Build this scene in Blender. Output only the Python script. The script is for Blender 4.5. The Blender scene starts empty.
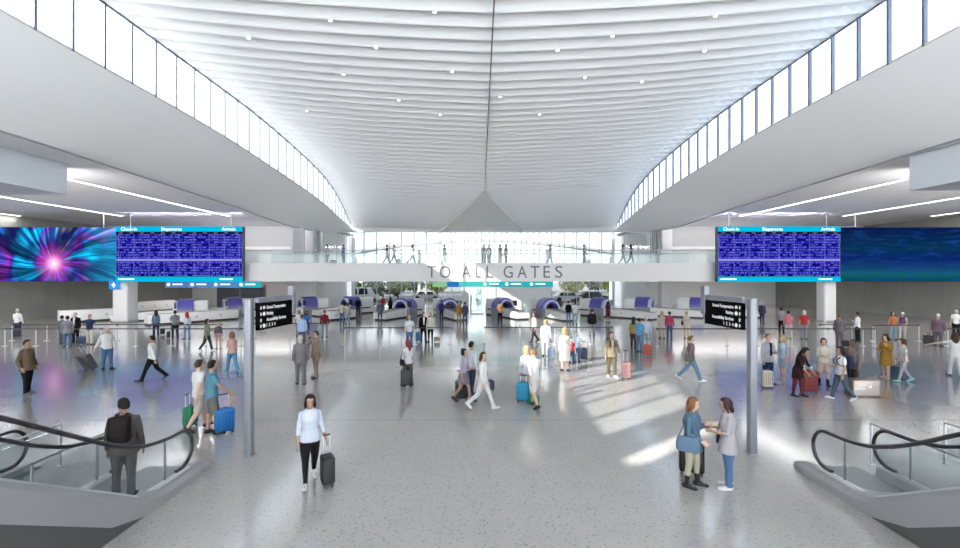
import bpy, bmesh, math, random
from mathutils import Vector, Matrix, noise
R = math.radians
PI = math.pi
S = bpy.context.scene
C = S.collection
rnd = random.Random(7)

# ------------------------------------------------------------------ camera
cam_d = bpy.data.cameras.new('camera')
cam = bpy.data.objects.new('camera', cam_d)
C.objects.link(cam)
cam.location = (0, 0, 4.0)
cam.rotation_euler = (R(90), 0, 0)
cam_d.sensor_width = 36.0
cam_d.lens = 36.0 * 460 / 960
cam_d.clip_end = 600
S.camera = cam


def G(px, fy):
    """ground point seen at a pixel of the photograph"""
    d = 1840.0 / (fy - 274.0)
    return ((px - 480) / 460.0 * d, d)


# ------------------------------------------------------------------ materials
MATS = {}


def mat(col, rough=0.6, metal=0.0, var=0.06, scale=14.0, key=None, spec=0.5, bump=0.0):
    k = key or (tuple(round(c, 3) for c in col), rough, metal, var, scale, spec, bump)
    if k in MATS:
        return MATS[k]
    m = bpy.data.materials.new('surface')
    m.use_nodes = True
    nt = m.node_tree
    b = nt.nodes['Principled BSDF']
    b.inputs['Roughness'].default_value = rough
    b.inputs['Metallic'].default_value = metal
    b.inputs['Specular IOR Level'].default_value = spec
    tc = nt.nodes.new('ShaderNodeTexCoord')
    nz = nt.nodes.new('ShaderNodeTexNoise')
    nz.inputs['Scale'].default_value = scale
    nz.inputs['Detail'].default_value = 3
    nt.links.new(tc.outputs['Object'], nz.inputs['Vector'])
    mx = nt.nodes.new('ShaderNodeMix')
    mx.data_type = 'RGBA'
    mx.inputs[6].default_value = (*[c * (1 - var) for c in col], 1)
    mx.inputs[7].default_value = (*[min(1, c * (1 + var)) for c in col], 1)
    nt.links.new(nz.outputs['Fac'], mx.inputs[0])
    nt.links.new(mx.outputs[2], b.inputs['Base Color'])
    if bump:
        bp = nt.nodes.new('ShaderNodeBump')
        bp.inputs['Strength'].default_value = bump
        bp.inputs['Distance'].default_value = 0.02
        nt.links.new(nz.outputs['Fac'], bp.inputs['Height'])
        nt.links.new(bp.outputs['Normal'], b.inputs['Normal'])
    MATS[k] = m
    return m


def emis(col, strength=1.0):
    k = ('em', tuple(col), strength)
    if k in MATS:
        return MATS[k]
    m = bpy.data.materials.new('lit_surface')
    m.use_nodes = True
    b = m.node_tree.nodes['Principled BSDF']
    b.inputs['Specular IOR Level'].default_value = 0.0
    b.inputs['Base Color'].default_value = (*[c * .05 for c in col], 1)
    b.inputs['Emission Color'].default_value = (*col, 1)
    b.inputs['Emission Strength'].default_value = strength
    MATS[k] = m
    return m


def glass(tint=(1, 1, 1), gloss=0.08, key='g'):
    k = ('glass', tint, gloss)
    if k in MATS:
        return MATS[k]
    m = bpy.data.materials.new('clear_glass')
    m.use_nodes = True
    nt = m.node_tree
    nt.nodes.clear()
    out = nt.nodes.new('ShaderNodeOutputMaterial')
    tr = nt.nodes.new('ShaderNodeBsdfTransparent')
    tr.inputs['Color'].default_value = (*tint, 1)
    gl = nt.nodes.new('ShaderNodeBsdfGlossy')
    gl.inputs['Roughness'].default_value = 0.03
    lw0 = nt.nodes.new('ShaderNodeLayerWeight')
    lw0.inputs['Blend'].default_value = 0.5
    lw = nt.nodes.new('ShaderNodeMath')
    lw.operation = 'POWER'
    lw.inputs[1].default_value = 4.0
    nt.links.new(lw0.outputs['Facing'], lw.inputs[0])
    mul = nt.nodes.new('ShaderNodeMath')
    mul.operation = 'ADD'
    mul.inputs[1].default_value = gloss
    mul.use_clamp = True
    nt.links.new(lw.outputs[0], mul.inputs[0])
    mx = nt.nodes.new('ShaderNodeMixShader')
    nt.links.new(mul.outputs[0], mx.inputs[0])
    nt.links.new(tr.outputs[0], mx.inputs[1])
    nt.links.new(gl.outputs[0], mx.inputs[2])
    nt.links.new(mx.outputs[0], out.inputs[0])
    MATS[k] = m
    return m


# small node-graph helper
class NG:
    def __init__(s, name):
        s.m = bpy.data.materials.new(name)
        s.m.use_nodes = True
        s.nt = s.m.node_tree
        s.b = s.nt.nodes['Principled BSDF']
        tc = s.nt.nodes.new('ShaderNodeTexCoord')
        sp = s.nt.nodes.new('ShaderNodeSeparateXYZ')
        s.nt.links.new(tc.outputs['Object'], sp.inputs[0])
        s.co = tc.outputs['Object']
        s.x, s.y, s.z = sp.outputs

    def _in(s, sock, v):
        if isinstance(v, (int, float)):
            sock.default_value = v
        elif isinstance(v, tuple):
            sock.default_value = (*v, 1) if len(v) == 3 and len(sock.default_value) == 4 else v
        else:
            s.nt.links.new(v, sock)

    def math(s, op, a, b=0.0, c=0.0, clamp=False):
        n = s.nt.nodes.new('ShaderNodeMath')
        n.operation = op
        n.use_clamp = clamp
        s._in(n.inputs[0], a)
        s._in(n.inputs[1], b)
        s._in(n.inputs[2], c)
        return n.outputs[0]

    def vec(s, x, y, z):
        n = s.nt.nodes.new('ShaderNodeCombineXYZ')
        for i, v in enumerate((x, y, z)):
            s._in(n.inputs[i], v)
        return n.outputs[0]

    def noise(s, v, scale, detail=3, dist=0.0, rough=0.5):
        n = s.nt.nodes.new('ShaderNodeTexNoise')
        s._in(n.inputs['Vector'], v)
        n.inputs['Scale'].default_value = scale
        n.inputs['Detail'].default_value = detail
        n.inputs['Distortion'].default_value = dist
        n.inputs['Roughness'].default_value = rough
        return n.outputs['Fac']

    def mix(s, f, a, b, mode='MIX'):
        n = s.nt.nodes.new('ShaderNodeMix')
        n.data_type = 'RGBA'
        n.blend_type = mode
        s._in(n.inputs[0], f)
        s._in(n.inputs[6], a)
        s._in(n.inputs[7], b)
        return n.outputs[2]

    def ramp(s, f, stops):
        n = s.nt.nodes.new('ShaderNodeValToRGB')
        s._in(n.inputs[0], f)
        el = n.color_ramp.elements
        el[0].position, el[0].color = stops[0][0], (*stops[0][1], 1)
        el[1].position, el[1].color = stops[-1][0], (*stops[-1][1], 1)
        for p, c in stops[1:-1]:
            e = el.new(p)
            e.color = (*c, 1)
        return n.outputs[0]

    def base(s, col, rough=0.5):
        s._in(s.b.inputs['Base Color'], col)
        s._in(s.b.inputs['Roughness'], rough)
        return s.m

    def emit(s, col, st):
        s.b.inputs['Base Color'].default_value = (0.001, 0.001, 0.001, 1)
        s.b.inputs['Roughness'].default_value = 0.5
        s.b.inputs['Specular IOR Level'].default_value = 0.0
        s._in(s.b.inputs['Emission Color'], col)
        s.b.inputs['Emission Strength'].default_value = st
        return s.m


WHITE = mat((0.80, 0.80, 0.80), 0.5, var=0.01, scale=0.5)
CEILW = mat((0.76, 0.76, 0.765), 0.6, var=0.01, scale=0.3)
GREYP = mat((0.50, 0.50, 0.51), 0.5, var=0.02, scale=1)
STEEL = mat((0.62, 0.62, 0.64), 0.28, 0.9, var=0.03, scale=6)
STEELD = mat((0.30, 0.31, 0.34), 0.4, 0.7, var=0.03, scale=6)
MULL = mat((0.15, 0.17, 0.22), 0.5, 0.2, var=0.03)
BLACK = mat((0.012, 0.012, 0.013), 0.45)
RUBBER = mat((0.02, 0.02, 0.022), 0.35)


# ------------------------------------------------------------------ mesh builder
class MB:
    def __init__(s):
        s.v = []
        s.f = []

    def add(s, vs, fs):
        n = len(s.v)
        s.v += [tuple(v) for v in vs]
        s.f += [tuple(i + n for i in f) for f in fs]
        return s

    def box(s, x0, x1, y0, y1, z0, z1, M=None):
        vs = [Vector((x, y, z)) for x in (x0, x1) for y in (y0, y1) for z in (z0, z1)]
        if M is not None:
            vs = [M @ v for v in vs]
        return s.add(vs, [(0, 1, 3, 2), (4, 6, 7, 5), (0, 4, 5, 1), (2, 3, 7, 6), (0, 2, 6, 4), (1, 5, 7, 3)])

    def rbox(s, x0, x1, y0, y1, z0, z1, r=0.03, M=None, seg=3):
        """box with rounded vertical and softened horizontal edges"""
        r = min(r, (x1 - x0) * .49, (y1 - y0) * .49, (z1 - z0) * .49)
        rings = []
        prof = [(r * (1 - math.cos(a)), r * (1 - math.sin(a))) for a in [PI / 2 * k / seg for k in range(seg + 1)]]
        # prof: k=0 -> inset 0? build bottom (inset r at z0) to (inset 0 at z0+r)
        lev = [(r - r * math.sin(PI / 2 * k / seg), z0 + r - r * math.cos(PI / 2 * k / seg)) for k in range(seg + 1)]
        lev += [(r - r * math.cos(PI / 2 * k / seg), z1 - r + r * math.sin(PI / 2 * k / seg)) for k in range(seg + 1)]
        for ins, z in lev:
            ring = []
            rr = r
            for cx, cy, a0 in ((x1 - r, y1 - r, 0), (x0 + r, y1 - r, 90), (x0 + r, y0 + r, 180), (x1 - r, y0 + r, 270)):
                for k in range(seg + 1):
                    a = R(a0 + 90 * k / seg)
                    q = rr - ins
                    ring.append(Vector((cx + q * math.cos(a), cy + q * math.sin(a), z)))
            rings.append(ring)
        if M is not None:
            rings = [[M @ v for v in ring] for ring in rings]
        return s.rings(rings)

    def rings(s, rings, cap=True):
        n = len(rings[0])
        vs = [v for r_ in rings for v in r_]
        fs = []
        for i in range(len(rings) - 1):
            for k in range(n):
                a, b = i * n + k, i * n + (k + 1) % n
                fs.append((a, b, b + n, a + n))
        if cap:
            fs.append(tuple(range(n - 1, -1, -1)))
            fs.append(tuple(range((len(rings) - 1) * n, len(rings) * n)))
        return s.add(vs, fs)

    def tube(s, pts, r, seg=8, up=None, rx=1.0):
        """tube through pts; r number or list"""
        pts = [Vector(p) for p in pts]
        rs = r if isinstance(r, (list, tuple)) else [r] * len(pts)
        rings = []
        up = Vector(up) if up else None
        last = None
        for i, p in enumerate(pts):
            if i == 0:
                d = pts[1] - pts[0]
            elif i == len(pts) - 1:
                d = pts[-1] - pts[-2]
            else:
                d = (pts[i + 1] - p).normalized() + (p - pts[i - 1]).normalized()
            if d.length < 1e-9:
                d = Vector((0, 0, 1))
            d.normalize()
            ref = up or last or (Vector((1, 0, 0)) if abs(d.x) < 0.8 else Vector((0, 1, 0)))
            a = ref - d * ref.dot(d)
            if a.length < 1e-6:
                a = Vector((0, 1, 0)) - d * d.y
            a.normalize()
            if up is None:
                last = a
            b = d.cross(a)
            rings.append([p + a * (math.cos(2 * PI * k / seg) * rs[i] * rx) + b * (math.sin(2 * PI * k / seg) * rs[i]) for k in range(seg)])
        return s.rings(rings)

    def cyl(s, p0, p1, r, seg=12):
        return s.tube([p0, p1], r, seg)

    def ell(s, c, rx, ry, rz, seg=12, st=8, M=None):
        c = Vector(c)
        rings = []
        for i in range(1, st):
            a = PI * i / st
            ring = [Vector((rx * math.sin(a) * math.cos(2 * PI * k / seg), ry * math.sin(a) * math.sin(2 * PI * k / seg), -rz * math.cos(a))) for k in range(seg)]
            if M is not None:
                ring = [M @ v for v in ring]
            rings.append([c + v for v in ring])
        return s.rings(rings)

    def strip(s, A, B):
        n = len(A)
        return s.add(list(A) + list(B), [(i, i + 1, n + i + 1, n + i) for i in range(n - 1)])

    def build(s, name, m, parent=None, smooth=False, loc=None):
        me = bpy.data.meshes.new(name)
        me.from_pydata([tuple(v) for v in s.v], [], s.f)
        me.update()
        if m is not None:
            me.materials.append(m)
        if smooth:
            me.polygons.foreach_set('use_smooth', [True] * len(me.polygons))
            try:
                me.set_sharp_from_angle(angle=R(50))
            except Exception:
                pass
        o = bpy.data.objects.new(name, me)
        C.objects.link(o)
        if parent is not None:
            o.parent = parent
        if loc is not None:
            o.location = loc
        return o


def fixn(o):
    bm = bmesh.new()
    bm.from_mesh(o.data)
    bmesh.ops.recalc_face_normals(bm, faces=bm.faces)
    bm.to_mesh(o.data)
    bm.free()
    return o


def struct(o):
    o['kind'] = 'structure'
    return o


def empty(name, label, cat, loc=(0, 0, 0), rz=0.0, group=None, ry=0.0, rx=0.0):
    o = bpy.data.objects.new(name, None)
    C.objects.link(o)
    o.location = loc
    o.rotation_euler = (rx, ry, rz)
    o.empty_display_size = 0.2
    return tag(o, label, cat, group)


def tag(o, label, cat, group=None):
    o['label'] = label
    o['category'] = cat
    if group:
        o['group'] = group
    return o


def dup(root, loc=None, rz=None, label=None, group=None):
    def cp(o, parent):
        c = o.copy()
        C.objects.link(c)
        c.parent = parent
        for ch in KIDS.get(o.name, []) or [k for k in o.children]:
            cp(ch, c)
        return c
    c = cp(root, None)
    if loc is not None:
        c.location = loc
    if rz is not None:
        c.rotation_euler = (root.rotation_euler[0], root.rotation_euler[1], rz)
    if label:
        c['label'] = label
    if group:
        c['group'] = group
    return c


KIDS = {}


def text(s, size, m, parent, loc, rot=(R(90), 0, 0), extrude=0.004, name='lettering', align='LEFT', width=None, bold=0.0):
    cu = bpy.data.curves.new(name, 'FONT')
    cu.body = s
    cu.size = size
    cu.extrude = extrude
    cu.offset = bold
    cu.resolution_u = 3
    cu.align_x = align
    o = bpy.data.objects.new(name, cu)
    C.objects.link(o)
    dg = bpy.context.evaluated_depsgraph_get()
    me = bpy.data.meshes.new_from_object(o.evaluated_get(dg))
    bpy.data.objects.remove(o)
    bpy.data.curves.remove(cu)
    if width is not None and len(me.vertices):
        xs = [v.co.x for v in me.vertices]
        k = width / (max(xs) - min(xs))
        x0 = min(xs)
        for v in me.vertices:
            v.co.x = (v.co.x - x0) * k
    me.materials.clear()
    me.materials.append(m)
    o = bpy.data.objects.new(name, me)
    C.objects.link(o)
    o.parent = parent
    o.location = loc
    o.rotation_euler = rot
    return o


def lerp(tab, x):
    if x <= tab[0][0]:
        return tab[0][1]
    for (a, va), (b, vb) in zip(tab, tab[1:]):
        if x <= b:
            t = (x - a) / (b - a)
            return va + (vb - va) * t
    return tab[-1][1]


def smoothtab(tab, x):
    """Catmull-Rom-like smooth interpolation"""
    if x <= tab[0][0]:
        return tab[0][1]
    if x >= tab[-1][0]:
        return tab[-1][1]
    for i in range(len(tab) - 1):
        a, va = tab[i]
        b, vb = tab[i + 1]
        if x <= b:
            def sl(j):
                if j <= 0 or j >= len(tab) - 1:
                    return 0.0 if j <= 0 else (tab[-1][1] - tab[-2][1]) / (tab[-1][0] - tab[-2][0])
                return (tab[j + 1][1] - tab[j - 1][1]) / (tab[j + 1][0] - tab[j - 1][0])
            h = b - a
            t = (x - a) / h
            m0, m1 = sl(i) * h, sl(i + 1) * h
            return (2 * t**3 - 3 * t**2 + 1) * va + (t**3 - 2 * t**2 + t) * m0 + (-2 * t**3 + 3 * t**2) * vb + (t**3 - t**2) * m1


# ------------------------------------------------------------------ the hall
CX = 0.5            # hall axis
YB, YE = -9.0, 57.0


def half(y):        # half width at the clerestory
    return smoothtab([(-10, 15.5), (36, 15.5), (46, 15.6), (57, 16.4)], y)


def sill(y):
    return smoothtab([(-10, 12.2), (24, 12.15), (36, 11.5), (43, 10.9), (50, 10.15), (57, 9.6)], y)


def head(y):
    return smoothtab([(-10, 14.75), (28, 14.75), (38.5, 14.1), (46, 13.1), (52, 11.7), (57, 9.9)], y)


def lowx(y):        # lower edge of the fascia
    return smoothtab([(-10, 17.0), (17, 17.3), (23, 17.8), (36, 18.5), (43, 17.6), (50, 16.9), (57, 16.5)], y)


def lowz(y):
    return smoothtab([(-10, 9.0), (34, 9.0), (39, 8.65), (43, 8.35), (50, 8.6), (57, 9.25)], y)


def spine(y):
    return smoothtab([(-10, 13.6), (30, 13.6), (38, 13.3), (46, 12.3), (52, 10.9), (57, 9.35)], y)


# floor
ng = NG('terrazzo_floor')
big = ng.noise(ng.co, 0.16, 2)
mid = ng.noise(ng.co, 1.3, 4)
fine = ng.noise(ng.co, 16, 2, 0.0, 0.8)
vor = ng.nt.nodes.new('ShaderNodeTexVoronoi')
vor.inputs['Scale'].default_value = 15.0
ng.nt.links.new(ng.co, vor.inputs['Vector'])
col = ng.mix(big, (0.29, 0.277, 0.265), (0.405, 0.388, 0.372))
col = ng.mix(ng.math('MULTIPLY', mid, 0.35), col, (0.21, 0.21, 0.215))
chip = ng.math('LESS_THAN', vor.outputs['Distance'], 0.33)
chipc = ng.math('MULTIPLY', chip, ng.math('GREATER_THAN', fine, 0.5))
col = ng.mix(ng.math('MULTIPLY', chipc, 0.62), col, (0.16, 0.17, 0.19))
lite = ng.math('MULTIPLY', ng.math('LESS_THAN', vor.outputs['Distance'], 0.2), ng.math('LESS_THAN', fine, 0.44))
col = ng.mix(ng.math('MULTIPLY', lite, 0.12), col, (0.9, 0.9, 0.9))
fy = ng.math('ABSOLUTE', ng.math('SUBTRACT', ng.math('FRACT', ng.math('DIVIDE', ng.y, 6.3)), 0.5))
jy = ng.math('GREATER_THAN', fy, 0.4968)
fx = ng.math('ABSOLUTE', ng.math('SUBTRACT', ng.math('FRACT', ng.math('DIVIDE', ng.math('ADD', ng.x, 0.6), 9.4)), 0.5))
jx = ng.math('MULTIPLY', ng.math('GREATER_THAN', fx, 0.4988), 0.25)
col = ng.mix(ng.math('MULTIPLY', ng.math('MAXIMUM', jx, jy), 0.6), col, (0.15, 0.15, 0.16))
rg = ng.math('MULTIPLY_ADD', ng.noise(ng.co, 0.5, 3), 0.16, 0.10)
FLOORM = ng.base(col, rg)
ng.b.inputs['Coat Weight'].default_value = 0.7
ng.b.inputs['Coat Roughness'].default_value = 0.12
mb = MB()
mb.add([(-46, YB, 0), (46, YB, 0), (46, 62, 0), (-46, 62, 0), (-46, YB, -.4), (46, YB, -.4), (46, 62, -.4), (-46, 62, -.4)],
       [(0, 1, 2, 3), (4, 7, 6, 5), (0, 4, 5, 1), (1, 5, 6, 2), (2, 6, 7, 3), (3, 7, 4, 0)])
struct(mb.build('floor', FLOORM))

# ribbed vault ceiling, one continuous shell
vs, fs = [], []
NU = 49
rows = []
y = YB
k = 0
AMP = 0.78
while y < YE + 0.01:
    a = AMP * max(0.0, min(1.0, (55.5 - y) / 9)) ** 0.7
    rows.append((y, 0.0))          # lower lip of a rib
    if y + 1 < YE:
        rows.append((y + 0.03, a))  # back of the rib, up into the shadow
        rows.append((y + 0.14, a))
        rows.append((y + 0.55, a * 0.50))
        rows.append((y + 0.93, a * 0.05))
    y += 1.0
for y, dz in rows:
    w = half(y)
    for i in range(NU):
        u = -1 + 2 * i / (NU - 1)
        sp = spine(y)
        z = sp + (head(y) - sp) * (0.45 * abs(u) + 0.55 * abs(u) ** 2.2)
        vs.append((CX + u * w, y, z + dz * (1 - abs(u) ** 10)))
for r_ in range(len(rows) - 1):
    for i in range(NU - 1):
        a = r_ * NU + i
        fs.append((a, a + NU, a + NU + 1, a + 1))
# outer roof skin so the ceiling has thickness
n0 = len(vs)
ys2 = [YB + (YE - YB) * i / 40 for i in range(41)]
for y in ys2:
    for i in range(13):
        u = -1 + 2 * i / 12
        vs.append((CX + u * (half(y) + 0.6), y, head(y) + 0.9 + 0.6 * (1 - u * u)))
for r_ in range(40):
    for i in range(12):
        a = n0 + r_ * 13 + i
        fs.append((a, a + 1, a + 14, a + 13))
mb = MB().add(vs, fs)
struct(mb.build('ceiling', CEILW))

# folded triangular panel where the ridge meets the end facade
ap = Vector((CX, 46.0, spine(46) - .05))
bl, bm2, br2 = Vector((-4.9, 57, 9.22)), Vector((CX, 57, 9.45)), Vector((5.4, 57, 9.22))
mb = MB().add([ap, bl, bm2, br2, ap + Vector((0, 0, .2)), bl + Vector((0, 0, .3)), bm2 + Vector((0, 0, .3)), br2 + Vector((0, 0, .3))], [(0, 1, 2), (0, 2, 3), (4, 6, 5), (4, 7, 6), (0, 5, 1), (0, 4, 5), (0, 3, 7), (0, 7, 4), (1, 5, 6, 2), (2, 6, 7, 3)])
struct(mb.build('ceiling_fold', mat((0.70, 0.70, 0.69), 0.6, var=0.01)))

# dark slot along the ridge
mb = MB()
yy = YB
pts = []
while yy < 46.5:
    pts.append((CX, yy, spine(yy) - 0.02))
    yy += 1.0
for p, q in zip(pts, pts[1:]):
    mb.box(-.025, .025, 0, 1.0, -0.03, 0.05, Matrix.Translation(p))
struct(mb.build('trim_1', mat((0.10, 0.10, 0.12), 0.6)))

# fascias, clerestories, side soffits
for side, sg in (('left', -1), ('right', 1)):
    ys = [YB + (YE - YB) * i / 66 for i in range(67)]
    mb = MB()
    grid = []
    for y in ys:
        x1, z1 = CX + sg * half(y), sill(y)
        x0, z0 = CX + sg * lowx(y), lowz(y)
        row = []
        for j in range(9):
            t = j / 8
            bulge = math.sin(PI * t) * 0.18
            row.append((x0 + (x1 - x0) * t - sg * bulge, y, z0 + (z1 - z0) * t - bulge * 0.4))
        row.append((x1 + sg * 0.45, y, z1))
        row.append((x0 + sg * 0.45, y, z0 + 0.3))
        row.append((x0 + sg * 0.45, y, z0))
        grid.append(row)
    n = len(grid[0])
    vs = [v for r_ in grid for v in r_]
    fs = []
    for i in range(len(grid) - 1):
        for j in range(n):
            a, b = i * n + j, i * n + (j + 1) % n
            fs.append((a, b, b + n, a + n) if sg > 0 else (a, a + n, b + n, b))
    mb.add(vs, fs)
    o = struct(mb.build('wall_' + side, WHITE, smooth=True))
    # thin shadow-gap rail under the fascia
    tr = MB()
    tr.tube([(CX + sg * (lowx(y) + 0.06), y, lowz(y) - 0.03) for y in ys], 0.045, 6)
    struct(tr.build('trim_%d' % (2 if sg < 0 else 3), mat((0.33, 0.34, 0.36), 0.6)))
    # clerestory window
    win = bpy.data.objects.new('window_%d' % (1 if sg < 0 else 2), None)
    C.objects.link(win)
    win.location = (CX + sg * 15.5, 20, 12.2)
    win['kind'] = 'structure'
    W = Matrix.Translation(-Vector(win.location))
    y0 = -3.6
    step = 1.44
    my = [y0 + step * i for i in range(int((56.5 - y0) / step) + 1)]
    if sg < 0:
        my = [v + 0.35 for v in my]
    GL = glass((0.60, 0.63, 0.64) if sg < 0 else (0.55, 0.62, 0.68), 0.03)
    for i, y in enumerate(my):
        m_ = MB()
        xx = CX + sg * half(y)
        m_.box(xx - .05 if sg > 0 else xx - .09, xx + .09 if sg > 0 else xx + .05, y - .05, y + .05, sill(y) - .02, head(y) + .02, W)
        m_.build('mullion', MULL, win)
        if i:
            yp = my[i - 1]
            g_ = MB()
            A = [Vector((CX + sg * (half(t) + .05), t, sill(t))) for t in (yp + .035, y - .035)]
            B = [Vector((CX + sg * (half(t) + .05), t, head(t))) for t in (yp + .035, y - .035)]
            g_.add([W @ A[0], W @ A[1], W @ B[1], W @ B[0]], [(0, 1, 2, 3)])
            g_.build('pane', GL, win)
    h_ = MB()
    h_.tube([W @ Vector((CX + sg * half(y), y, head(y) - .02)) for y in ys if y >= -4.5], 0.05, 6)
    h_.build('head_rail', MULL, win)
    h_ = MB()
    h_.tube([W @ Vector((CX + sg * half(y), y, sill(y) + .02)) for y in ys if y >= -4.5], 0.045, 6)
    h_.build('sill_rail', mat((0.6, 0.6, 0.62), 0.5), win)
    # solid wall where the window has not started yet (behind the viewer)
    b_ = MB()
    qa, qb = min(CX + sg * 15.45, CX + sg * 15.9), max(CX + sg * 15.45, CX + sg * 15.9)
    b_.box(qa, qb, YB, -5.4, 12.0, 15.2)
    b_.box(qa, qb, -4.5, -3.4 if sg < 0 else -3.7, 12.0, 15.2)
    b_.box(qa, qb, -5.4, -4.5, 12.0, 12.25).box(qa, qb, -5.4, -4.5, 14.7, 15.2)
    struct(b_.build('wall_%s_rear' % side, WHITE))
    # side hall: soffit, outer wall, bulkhead
    m_ = MB()
    A = [(CX + sg * (lowx(y) + .1), y, 9.0 + .02) for y in ys] + [(CX + sg * 17.0, 61, 9.02)]
    B = [(CX + sg * 46, y, 9.02) for y in ys] + [(CX + sg * 46, 61, 9.02)]
    m_.strip(A, B)
    A2 = [(a[0], a[1], 9.5) for a in A]
    B2 = [(a[0], a[1], 9.5) for a in B]
    m_.strip(A2, B2)
    struct(m_.build('ceiling_' + side, mat((0.78, 0.78, 0.80), 0.9, var=0.02, scale=0.4, spec=.1)))
    m_ = MB()
    if sg < 0:
        m_.box(-46, -18.85, YB, 21.0, 7.62, 9.0)
    else:
        m_.box(18.3, 46, YB, 19.6, 7.55, 9.0)
    struct(m_.build('trim_%d' % (4 if sg < 0 else 5), mat((0.60, 0.63, 0.68), 0.35, var=0.02, scale=1)))

# concrete outer walls, gently curved, with board joints
ng = NG('board_marked_concrete')
nz = ng.noise(ng.co, 0.35, 4)
n2 = ng.noise(ng.vec(ng.math('MULTIPLY', ng.x, 2.0), ng.math('MULTIPLY', ng.y, 1.2), ng.math('MULTIPLY', ng.z, 0.25)), 1.0, 3)
col = ng.mix(nz, (0.19, 0.19, 0.175), (0.30, 0.30, 0.275))
col = ng.mix(ng.math('MULTIPLY', n2, 0.5), col, (0.145, 0.145, 0.135))
jj = ng.math('GREATER_THAN', ng.math('ABSOLUTE', ng.math('SUBTRACT', ng.math('FRACT', ng.math('DIVIDE', ng.y, 4.0)), 0.5)), 0.493)
jz = ng.math('GREATER_THAN', ng.math('ABSOLUTE', ng.math('SUBTRACT', ng.math('FRACT', ng.math('DIVIDE', ng.z, 2.2)), 0.5)), 0.49)
col = ng.mix(ng.math('MULTIPLY', ng.math('MAXIMUM', jj, jz), 0.35), col, (0.12, 0.12, 0.11))
CONC = ng.base(col, 0.75)
for side, sg in (('left', -1), ('right', 1)):
    A, B, A2, B2 = [], [], [], []
    for i in range(31):
        y = YB + (60.5 - YB) * i / 30
        x = CX + sg * (41.5 - 0.0022 * max(0, y - 10) ** 2 * 0.6)
        A.append((x, y, 0)); B.append((x, y, 9.1))
        A2.append((x + sg * .5, y, 0)); B2.append((x + sg * .5, y, 9.1))
    m_ = MB().strip(A, B).strip(A2, B2)
    struct(m_.build('wall_%s_concrete' % side, CONC, smooth=True))

# rear side walls and gallery level
PALE = mat((0.62, 0.62, 0.62), 0.6, var=0.02, scale=0.6)
for side, sg in (('left', -1), ('right', 1)):
    m_ = MB()
    xa, xb = sorted((CX + sg * 17.6, CX + sg * 40))
    m_.box(xa, xb, 60.2, 60.6, 0, 9.4)
    struct(m_.build('wall_rear_' + side, PALE))
    m_ = MB()
    xa, xb = sorted((CX + sg * 16.95, CX + sg * 17.6))
    m_.box(xa, xb, 48.3, 60.6, 0, 8.75)
    struct(m_.build('wall_return_' + side, PALE))
# unseen translucent wall behind the viewer, added to spread soft light inside
fm = bpy.data.materials.new('diffusing_sheet')
fm.use_nodes = True
nt = fm.node_tree
nt.nodes.clear()
out = nt.nodes.new('ShaderNodeOutputMaterial')
tl = nt.nodes.new('ShaderNodeBsdfTranslucent')
tl.inputs['Color'].default_value = (0.93, 0.95, 0.97, 1)
nt.links.new(tl.outputs[0], out.inputs[0])
m_ = MB()
m_.box(-46, 46, YB - .1, YB, 0, 15.8)
bw = struct(m_.build('window_5', fm))
for i in range(20):
    x = -45 + i * 4.7
    MB().box(x - .06, x + .06, YB, YB + .12, 0, 15.8).build('mullion', MULL, bw)  # bars on the added diffusing wall

# end facade: mullioned glass, full height
fac = bpy.data.objects.new('window_3', None)
C.objects.link(fac)
fac.location = (CX, 57.1, 0)
fac['kind'] = 'structure'
xs = [-16.4 + 1.55 * i for i in range(22)]
GLF = glass((0.32, 0.335, 0.34), 0.02)
GLI = glass((0.93, 0.95, 0.95), 0.02)
for i, x in enumerate(xs):
    MB().box(x - .04, x + .04, -.08, .08, 0, 9.35).build('mullion', mat((0.45, 0.47, 0.50), 0.5), fac)
    if i:
        MB().add([(xs[i - 1] + .04, 0, .05), (x - .04, 0, .05), (x - .04, 0, 9.3), (xs[i - 1] + .04, 0, 9.3)], [(0, 1, 2, 3)]).build('pane', GLF, fac)
MB().box(-16.6, 16.6, -.1, .1, 9.2, 10.9).box(-16.6, 16.6, -.1, .1, 4.7, 4.95).build('rail', mat((0.55, 0.56, 0.58), 0.5), fac)

# side light strips in the soffits
def light_strip(x, y0, y1, label):
    o = empty('linear_ceiling_light', label, 'light', (x, (y0 + y1) / 2, 9.02))
    L = (y1 - y0) / 2
    MB().box(-.17, .17, -L - .05, L + .05, -.05, 0).build('housing', WHITE, o)
    MB().box(-.12, .12, -L, L, -.065, -.045).build('diffuser', emis((1, 0.98, 0.97), 3.0), o)


light_strip(-21.6, 24.2, 39.5, 'long strip light in the left side ceiling, nearest the hall, ending above the flight board')
light_strip(-30.8, 24.2, 39.5, 'long strip light in the left side ceiling above the colourful video wall')
light_strip(-39.5, 24.2, 39.5, 'short visible strip light at the far left edge above the video wall')
light_strip(22.4, 24.4, 39.5, 'long recessed strip light in the right side ceiling, above the right flight board')
light_strip(31.2, 24.4, 39.5, 'strip light in the right side ceiling above the dark blue video wall')
light_strip(38.8, 24.4, 39.5, 'strip light at the far right edge of the right side ceiling')

# round downlights between the ribs
def ceil_at(x, y):
    w = half(y)
    u = (x - CX) / w
    sp = spine(y)
    return sp + (head(y) - sp) * (0.45 * abs(u) + 0.55 * abs(u) ** 2.2)


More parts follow.
